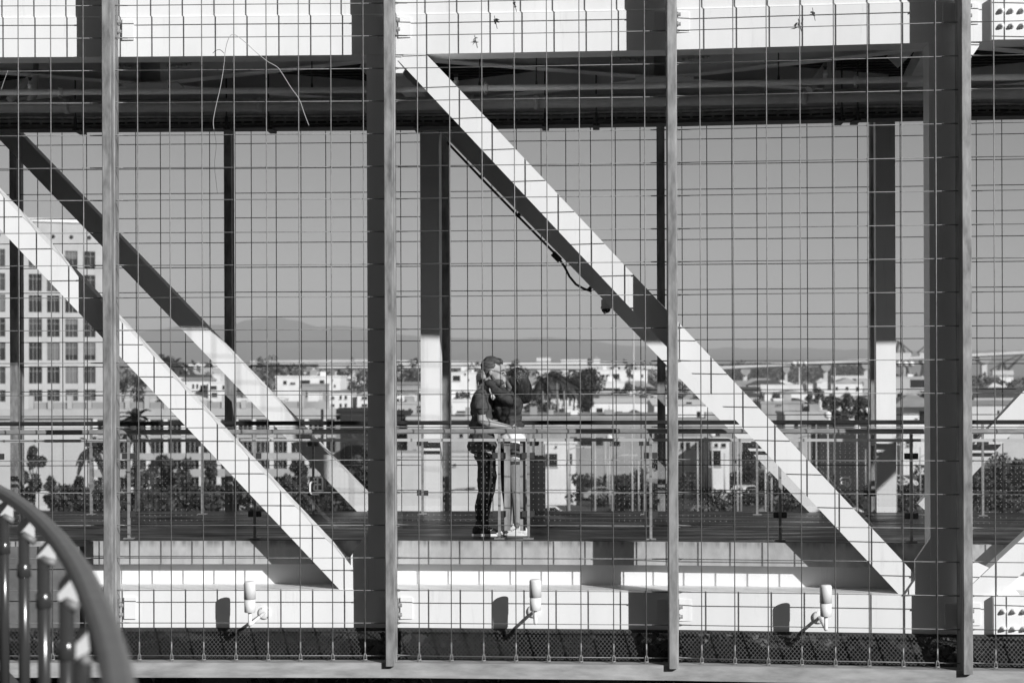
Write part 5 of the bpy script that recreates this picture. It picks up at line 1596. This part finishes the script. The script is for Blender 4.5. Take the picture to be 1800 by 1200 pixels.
rc_ = random.Random(9)
cxs = [1012, 1058, 1106, 1146, 1208, 1262, 1312, 1368, 1428, 1492, 1580, 1640, 1730, 1786]
clb = counted(cxs, [(900, 'the litter bin'), (1180, 'the scratched post'), (1548, 'the right back column'), (1710, 'the last galvanised post')], '%s parked car in the far row, counted right from %s')
for i, x in enumerate(cxs):
    car(x, 850, rc_.uniform(205, 245), rc_.uniform(-.5, .5) + (0 if i % 3 else 1.2), M[rc_.choice(('carwhite', 'cardark', 'carmid', 'cardark', 'carwhite'))], clb[i], 'van' if i % 5 == 2 else 'car')
# ------------------------------------------------------------------ the couple
YP = 20.0
M['skin'] = mat('skin', 0.33, 0.5, var=0.08, scale=25, spec=0.4)
M['skin2'] = mat('skin_woman', 0.27, 0.5, var=0.08, scale=25, spec=0.4)
M['shirt'] = mat('dark_tshirt', 0.06, 0.85, var=0.25, scale=18, bump=0.5, bscale=14)
M['jeans'] = mat('dark_jeans', 0.016, 0.8, var=0.5, scale=14, bump=0.4, bscale=16)
M['jacket'] = mat('dark_jacket', 0.042, 0.75, var=0.35, scale=16, bump=0.6, bscale=26, spec=0.3)
M['shorts'] = mat('white_shorts', 0.80, 0.8, var=0.04, scale=10, bump=0.3, bscale=18)
M['hairm'] = mat('brown_hair', 0.06, 0.6, var=0.75, scale=40, stretch=(.35, 3, 1.2), spec=0.35)
M['hairf'] = mat('dark_hair', 0.03, 0.30, var=0.6, scale=50, stretch=(1, 1, .2), spec=0.8)
M['beard'] = mat('beard', 0.06, 0.7, var=0.6, scale=90)
M['shoe'] = mat('black_canvas', 0.014, 0.6)
M['rubber'] = mat('white_rubber', 0.75, 0.5)
M['canvas'] = mat('white_canvas', 0.72, 0.75, bump=.2, bscale=30, var=.04)
M['eye'] = mat('eye', 0.03, 0.2)

def _ico(n):
    bm = bmesh.new(); bmesh.ops.create_icosphere(bm, subdivisions=n, radius=1.0)
    r = ([v.co.copy() for v in bm.verts], [tuple(v.index for v in f.verts) for f in bm.faces]); bm.free(); return r
ICO2, ICO3 = _ico(2), _ico(3)
TMP = bpy.data.scenes.new('tmp')
def H(x, y, dy=0.0): return W(x, y, YP + dy)
def blob(shapes, voxel, smooth_it, name, m, parent, disp=None):
    """limbs and masses merged into one continuous surface.  ('c', p0, r0, p1, r1) or ('e', centre, (rx, ry, rz), rot_y)"""
    mb = MB()
    for s in shapes:
        if s[0] == 'c':
            _, p0, r0, p1, r1 = s
            p0, p1 = Vector(p0), Vector(p1)
            k = max(2, int((p1 - p0).length / (min(r0, r1) * 0.45)) + 1)
            for i in range(k + 1):
                u = i / k; c = p0.lerp(p1, u); r = r0 + (r1 - r0) * u
                mb.add([c + q * r for q in ICO2[0]], ICO2[1])
        else:
            _, c, rr, ry = s
            mtx = Matrix.Translation(Vector(c)) @ Matrix.Rotation(ry, 4, 'Y') @ Matrix.Diagonal((rr[0], rr[1], rr[2], 1))
            mb.add([mtx @ q for q in ICO3[0]], ICO3[1])
    me = mb.mesh('tmp')
    ob = bpy.data.objects.new('tmp', me); TMP.collection.objects.link(ob)
    md = ob.modifiers.new('r', 'REMESH'); md.mode = 'VOXEL'; md.voxel_size = voxel; md.use_smooth_shade = True
    if smooth_it:
        ms = ob.modifiers.new('s', 'SMOOTH'); ms.iterations = smooth_it; ms.factor = 0.5
    vl = TMP.view_layers[0]; vl.update(); dg = vl.depsgraph
    ev = ob.evaluated_get(dg)
    res = bpy.data.meshes.new_from_object(ev)
    bpy.data.objects.remove(ob); bpy.data.meshes.remove(me)
    org = ORIG[parent]
    res.transform(Matrix.Translation(-org))
    if disp:
        for v in res.vertices:
            p = v.co + org
            v.co += v.normal * disp(p)
    res.materials.clear(); res.materials.append(m)
    for p in res.polygons: p.use_smooth = True
    res.name = name
    return link_mesh(res, name, parent)

# --- man: stands facing right, dark T-shirt, dark jeans
man = empty('person', (H(850, 941).x, YP, 0), 'man in dark t-shirt and jeans kissing the woman, arm around her waist', 'person', 'kissing couple')
hc = H(866.5, 652)
body = [
    ('e', H(866, 650), (0.104, 0.078, 0.122), 0.25), ('e', H(874, 664), (0.066, 0.060, 0.082), 0.15),
    ('c', H(884, 669), 0.030, H(880, 677), 0.032), ('c', H(887.5, 655), 0.010, H(891.5, 664), 0.0135), ('c', H(885, 646), 0.028, H(884.5, 652), 0.022),
    ('c', H(888, 668.5), .012, H(889, 671), .010),
    ('e', H(862.5, 654.5, -0.088), (0.020, 0.012, 0.032), 0.15), ('e', H(862.5, 654.5, 0.088), (0.020, 0.012, 0.032), 0.15),
    ('c', H(862, 668), 0.064, H(852, 694), 0.068), ('c', H(851, 693), 0.062, H(846, 705), 0.07),
    ('e', H(847, 722), (0.10, 0.17, 0.17), 0), ('e', H(847, 770), (0.11, 0.15, 0.16), 0),
    # near arm
    ('c', H(845, 702, -.185), 0.046, H(847, 738, -.235), 0.045), ('c', H(847, 738, -.235), 0.046, H(862, 745, -.225), 0.047),
    ('c', H(862, 745, -.225), 0.047, H(896, 752, -.19), 0.030), ('e', H(903, 753, -.17), (0.046, 0.02, 0.034), 0.2),
    # far arm round her back
    ('c', H(846, 702, .185), 0.046, H(858, 728, .24), 0.045), ('c', H(858, 728, .24), 0.045, H(895, 735, .22), 0.034), ('e', H(902, 735, .19), (.04, .022, .032), 0),
    # legs
    ('c', H(853, 797, -.085), 0.085, H(852, 860, -.10), 0.056), ('c', H(852, 860, -.10), 0.056, H(845, 925, -.12), 0.040),
    ('c', H(856, 797, .085), 0.085, H(860, 860, .08), 0.056), ('c', H(860, 860, .08), 0.056, H(850, 925, .06), 0.040),
    ('e', H(852, 795), (0.11, 0.16, 0.10), 0),
]
for k, (a, b) in enumerate(((0.012, -.014), (0.004, -.004), (-0.006, .004), (-.014, .012))):      # fingers on her back
    p0 = H(909, 751 + k * 2.2, -.165); p1 = H(916 + (1 - abs(k - 1.3)) * 1.2, 752 + k * 2.4, -.12); p2 = H(918, 754 + k * 2.4, -.07)
    body += [('c', p0, .0098, p1, .0092), ('c', p1, .0092, p2, .0085)]
    q0 = H(908, 732 + k * 2.0, .18); q1 = H(916, 733 + k * 2.2, .14)
    body += [('c', q0, .0098, q1, .0085)]
body += [('c', H(900, 751, -.185), .012, H(905, 745.5, -.185), .009)]
blob(body, 0.0085, 3, 'body', M['skin'], man)
# clothes
def wr(amp, f, sd):
    return lambda p: amp * (noise.noise(Vector((p.x * f, p.y * f, p.z * f * .8 + sd))) + .5 * noise.noise(Vector((p.x * f * 2.2, p.y * f * 2.2, p.z * f * 2 + sd))))
shirt = [('e', H(858, 708), (.05, .12, .07), -.3), ('c', H(850, 697), .078, H(847, 706), .105), ('e', H(847, 718), (0.118, 0.195, 0.145), 0.0), ('e', H(846.5, 748), (0.125, 0.175, 0.17), 0), ('e', H(847.5, 774), (0.138, 0.178, 0.12), 0),
         ('c', H(847, 697, -.10), .080, H(845.5, 700, -.165), .085), ('c', H(845.5, 700, -.165), .085, H(846.5, 717, -.222), .073), ('c', H(847, 697, .10), .080, H(845.5, 700, .165), .085), ('c', H(845.5, 700, .165), .085, H(851, 716, .225), .072),
         ('e', H(847.5, 784), (.150, .186, .075), 0), ('e', H(847.5, 789), (.148, .184, .045), 0)]
blob(shirt, 0.011, 3, 'tshirt', M['shirt'], man, lambda p: .010 * noise.noise(p * 9) + .007 * math.sin((p.z - .9 * p.x) * 55 + 4 * noise.noise(p * 6)))
MB().tube([H(847 + 12.3 * math.cos(a), 718.5 + 1.6 * math.sin(a) * 0.6, -.226 + .072 * math.sin(a)) for a in [i * 2 * math.pi / 20 for i in range(21)]], 0.006, 6).build('sleeve_hem', M['shirt'], man)
jeans = [('e', H(852.5, 802), (0.112, 0.16, 0.07), 0)]
for sg, xk, xa in ((-1, 851, 846), (1, 859, 851)):
    dyk = -.10 if sg < 0 else .08
    jeans += [('c', H(853 + (0 if sg < 0 else 3), 800, sg * .085), 0.090, H(xk + 1, 836, dyk), .078), ('c', H(xk + 1, 836, dyk), .080, H(xk, 862, dyk), .068), ('c', H(xk, 862, dyk), .068, H(xa, 890, dyk - .01), .064), ('c', H(xa, 890, dyk - .01), .064, H(xa - 1, 918, dyk - .02), .058)]
blob(jeans, 0.011, 2, 'jeans', M['jeans'], man, wr(.011, 12, 5))
# hair swept back, beard
hair = [('e', H(862, 643), (0.098, 0.080, 0.086), 0.30), ('e', H(867, 634.5), (0.090, 0.064, 0.048), 0.20), ('e', H(855.5, 651), (0.054, 0.0775, 0.078), 0.1), ('e', H(876, 635), (0.052, 0.054, 0.034), .45), ('c', H(855, 660), .052, H(856, 668), .044)]
hb = blob(hair, 0.006, 2, 'hair', M['hairm'], man, lambda p: .007 * noise.noise(Vector((p.x * 14, p.y * 75, p.z * 30))))
rs = random.Random(3)
hs = MB()
for i in range(170):
    v = rs.uniform(-1, 1)                      # across the head
    x0 = 884 - 3.5 * v * v + rs.uniform(-2.5, .5)
    pts = []
    for q in range(7):
        u = q / 6
        x = x0 - (x0 - 849) * u + rs.uniform(-.3, .3)
        top_ = 640.5 - 14.2 * math.sin(math.pi * min(1, .12 + .62 * u)) ** .8 + 11 * max(0, u - .55) ** 1.3 * 2
        pts.append(H(x, top_ + 7.5 * v * v, v * .072))
    hs.tube(pts, [.0012, .0024, .0026, .0026, .0024, .002, .0008], 3, caps=False)
hs.build('hair_strands', M['hairm'], hb)
blob([('e', H(874.5, 670.5), (0.066, 0.0645, 0.060), .2), ('c', H(880, 677), .031, H(882.5, 679.5), .029), ('c', H(885, 672.5, -.022), .013, H(885, 672.5, .022), .013), ('c', H(863, 657, -.066), .013, H(868, 668, -.052), .020), ('c', H(863, 657, .066), .013, H(868, 668, .052), .020)], 0.006, 2, 'beard', M['beard'], man, wr(.003, 90, 4))
for sg in (-1, 1):
    MB().lathe(H(884.6, 655.2, sg * .030), H(1, 655, 0) - H(0, 655, 0), [(.004, -.004), (.010, 0), (.004, .005)], 10).build('eye', M['eye'], man)
    MB().tube([H(887.2, 651, sg * .016), H(885.5, 650, sg * .036), H(881, 651, sg * .054)], [.004, .005, .003], 5).build('eyebrow', M['hairm'], man)
# shoes
def shoe(xh, xt, yb, dy, mu, ms, parent, name, toe_white=True, laces=True):
    sgn = 1 if xt > xh else -1
    L = abs(xt - xh)
    g = lambda u, h, w=0: H(xh + sgn * u * L, yb - h, dy + w)
    up = [('e', g(.14, 8), (.038, .036, .05), 0), ('c', g(.16, 12), .036, g(.30, 14), .036), ('c', g(.3, 9), .040, g(.58, 6.5), .037), ('c', g(.58, 6.0), .036, g(.86, 4.5), .028)]
    b = blob(up, 0.007, 3, name, mu, parent)
    org = ORIG[parent]
    gz = 0.006
    for v in b.data.vertices:
        if v.co.z + org.z < gz: v.co.z = gz - org.z
    # sole
    ring = []
    for k in range(28):
        a = 2 * math.pi * k / 28
        u = .5 + .5 * math.cos(a); w = .040 * math.sin(a) * (1.0 - .12 * math.cos(a)) 
        p = g(u * 1.0, 0, w); ring.append(p)
    MB().loft([[Vector((p.x, p.y, z)) for p in ring] for z in (0.003, 0.026)]).build('sole', ms, b)
    if toe_white:
        blob([('e', g(.88, 3.6), (.034, .036, .022), 0)], 0.006, 2, 'toe_cap', M['rubber'], b)
    if laces:
        mb = MB()
        for k in range(5):
            u = .34 + k * .07
            mb.tube([g(u, 15.2 - k * 1.5, -.036), g(u + .03, 16.2 - k * 1.5, -.018), g(u + .02, 16.4 - k * 1.5, .0), g(u + .05, 15 - k * 1.5, .03)], .0032, 5)
        mb.tube([g(.36, 16.5, -.03), g(.28, 20, -.045), g(.36, 15, -.05)], .003, 5)
        mb.build('lace', M['rubber'], b)
    return b
shoe(829, 882, 941, -.12, M['shoe'], M['rubber'], man, 'shoe')
shoe(833, 884, 939, .06, M['shoe'], M['rubber'], man, 'shoe')

# --- woman: on tiptoe side, arms round his neck, dark jacket, white shorts
wom = empty('person', (H(905, 941).x, YP, 0), 'woman in dark jacket and white shorts with arms around the man\'s neck', 'person', 'kissing couple')
wb = [
    ('e', H(907, 668), (0.088, 0.072, 0.108), -0.35), ('e', H(899, 675), (0.060, 0.054, 0.070), -.3), ('c', H(893, 681), .026, H(896, 684), .030),
    ('c', H(890.5, 664), .009, H(887, 669.5), .0115), ('c', H(893, 660), .022, H(892, 666), .018), ('c', H(890.5, 674), .011, H(890.5, 677), .010),
    ('c', H(907, 682), .052, H(904, 700), .056), ('e', H(896, 716), (.11, .145, .12), -.1), ('e', H(898, 742), (.10, .125, .10), 0), ('e', H(899, 775), (.13, .16, .11), 0),
    # legs
    ('c', H(904, 795, -.085), .086, H(905, 858, -.08), .056), ('c', H(905, 858, -.08), .054, H(908, 880, -.08), .053), ('c', H(908, 880, -.08), .053, H(909, 922, -.09), .034),
    ('c', H(893, 795, .085), .086, H(890, 858, .09), .056), ('c', H(890, 858, .09), .054, H(893, 880, .09), .053), ('c', H(893, 880, .09), .053, H(896, 922, .08), .034),
    # near arm to his neck
    ('c', H(904, 706, -.13), .040, H(883, 697, -.20), .032), ('c', H(883, 697, -.20), .032, H(855, 668, -.14), .025), ('e', H(849.5, 662, -.10), (.030, .020, .033), -.5),
    # far arm
    ('c', H(903, 706, .13), .040, H(883, 697, .19), .032), ('c', H(883, 697, .19), .032, H(855, 672, .14), .025), ('e', H(848, 668, .08), (.032, .02, .034), -.5),
]
for k in range(4):
    p0 = H(846.5 - k * .3, 656 + k * 3.4, -.095); p1 = H(841 - (1 - abs(k - 1.2)) * .8, 656.5 + k * 3.9, -.06); p2 = H(837.5 + k * .3, 661 + k * 3.8, -.015); p3 = H(838.5 + k * .3, 664 + k * 3.6, .02)
    wb += [('c', p0, .0095, p1, .009), ('c', p1, .009, p2, .0085), ('c', p2, .0085, p3, .0078)]
    wb += [('c', H(844, 665 + k * 3, .07), .0095, H(839, 668 + k * 3, .03), .0085)]
wb += [('c', H(851, 656, -.11), .011, H(848.5, 651.5, -.095), .009), ('c', H(848.5, 651.5, -.095), .009, H(845, 650.5, -.085), .008)]
blob(wb, 0.0078, 3, 'body', M['skin2'], wom)
jk = [('e', H(886, 694), (.055, .095, .085), -.3), ('e', H(877, 716), (.062, .13, .105), -.1), ('e', H(896, 716), (.135, .168, .135), -.15), ('e', H(897, 738), (.125, .150, .085), -.05), ('e', H(899, 747), (.128, .155, .045), 0), ('c', H(905, 696), .072, H(902, 706), .10),
      ('c', H(904, 706, -.13), .076, H(883, 697, -.20), .054), ('c', H(883, 697, -.20), .054, H(858, 671, -.145), .038),
      ('c', H(904, 706, .13), .076, H(883, 697, .19), .054), ('c', H(883, 697, .19), .054, H(858, 674, .14), .038)]
blob(jk, 0.010, 2, 'jacket', M['jacket'], wom, lambda p: .010 * math.sin((p.z * 1.0 - p.x * .55) * 62 + 2.5 * noise.noise(p * 9)) * .55 + .012 * noise.noise(p * 14))
sh = [('e', H(899.5, 772), (.142, .172, .13), 0), ('c', H(903, 782, -.085), .100, H(904, 806, -.085), .096), ('c', H(894, 782, .085), .100, H(892, 806, .085), .096)]
so = blob(sh, 0.010, 3, 'shorts', M['shorts'], wom, wr(.006, 14, 9))
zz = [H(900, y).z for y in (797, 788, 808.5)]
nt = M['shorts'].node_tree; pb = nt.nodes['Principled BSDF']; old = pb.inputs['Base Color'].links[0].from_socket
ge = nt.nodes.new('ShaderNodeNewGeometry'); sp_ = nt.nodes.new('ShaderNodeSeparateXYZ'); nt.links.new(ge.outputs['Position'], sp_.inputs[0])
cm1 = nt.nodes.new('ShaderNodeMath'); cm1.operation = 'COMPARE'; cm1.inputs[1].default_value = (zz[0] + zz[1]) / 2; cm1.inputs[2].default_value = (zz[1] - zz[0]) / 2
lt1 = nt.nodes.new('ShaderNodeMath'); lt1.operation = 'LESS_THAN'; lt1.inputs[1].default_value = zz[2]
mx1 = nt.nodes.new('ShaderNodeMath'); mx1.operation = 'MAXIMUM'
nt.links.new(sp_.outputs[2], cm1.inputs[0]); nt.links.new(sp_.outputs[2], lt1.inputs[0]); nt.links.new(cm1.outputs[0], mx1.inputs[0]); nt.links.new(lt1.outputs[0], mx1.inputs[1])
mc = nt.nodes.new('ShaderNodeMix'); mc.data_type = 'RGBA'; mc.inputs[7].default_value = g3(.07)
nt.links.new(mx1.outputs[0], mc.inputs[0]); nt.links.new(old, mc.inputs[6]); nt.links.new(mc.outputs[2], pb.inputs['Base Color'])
hw_ = [('e', H(911, 668), (.108, .088, .118), -.2), ('e', H(916, 682), (.100, .090, .125), 0), ('e', H(922, 695), (.070, .080, .085), .1), ('e', H(906, 655), (.085, .075, .05), -.3), ('e', H(927, 701), (.035, .06, .045), .2)]
hr = blob(hw_, 0.008, 2, 'hair', M['hairf'], wom, lambda p: .009 * noise.noise(Vector((p.x * 60, p.y * 60, p.z * 9))))
hs = MB()
for i in range(330):
    ph = rs.uniform(0, 1)
    ln = rs.uniform(.72, 1.08)
    dep = rs.uniform(-1, .55)
    wv = rs.uniform(0, 6.28)
    pts = []
    for q in range(9):
        u = q / 8
        x = 899 + 24 * ph + (13 + 9 * (1 - ph)) * math.sin(min(1.75, u * 1.75)) * (.65 + .35 * ph) + 1.1 * math.sin(wv + u * 5) * u - 5.0 * max(0, u - .72) * (1.6 - ph)
        y = 651 + 6 * abs(ph - .35) + 53 * ln * u ** 1.12 * (.74 + .26 * ph)
        e = max(0.25, 1 - ((x - 914) / 27) ** 2)
        dyy = (-.092 * math.sqrt(e) if dep < .1 else dep * .14) + rs.uniform(-.005, .004)
        pts.append(H(x, y, dyy))
    hs.tube(pts, [.0014, .0024, .0027, .0027, .0027, .0026, .0024, .002, .0006], 3, caps=False)
hs.build('hair_strands', M['hairf'], hr)
for sg in (-1, 1):
    MB().lathe(H(894.3, 666.5, sg * .028), H(0, 655, 0) - H(1, 655, 0), [(.004, -.004), (.009, 0), (.004, .005)], 10).build('eye', M['eye'], wom)
    MB().tube([H(892.6, 662, sg * .014), H(894.5, 661, sg * .032), H(898, 662, sg * .048)], [.0035, .004, .0025], 5).build('eyebrow', M['hairf'], wom)
shoe(927, 885, 942, -.09, M['canvas'], M['rubber'], wom, 'shoe')
shoe(914, 874, 940, .08, M['canvas'], M['rubber'], wom, 'shoe')

bpy.data.scenes.remove(TMP)
HAZE_D = 1.3e-4
# ------------------------------------------------------------------ haze
hm = bpy.data.materials.new('haze_air'); hm.use_nodes = True
hn = hm.node_tree; hn.nodes.clear()
ho = hn.nodes.new('ShaderNodeOutputMaterial'); hv = hn.nodes.new('ShaderNodeVolumePrincipled')
hv.inputs['Color'].default_value = g3(0.9); hv.inputs['Density'].default_value = HAZE_D; hv.inputs['Anisotropy'].default_value = 0.0
hn.links.new(hv.outputs[0], ho.inputs['Volume'])
hz = MB().box(-9000, 9000, -400, 13200, GZ - 1.0, 345).build('haze', hm)
tag(hz, kind='stuff')
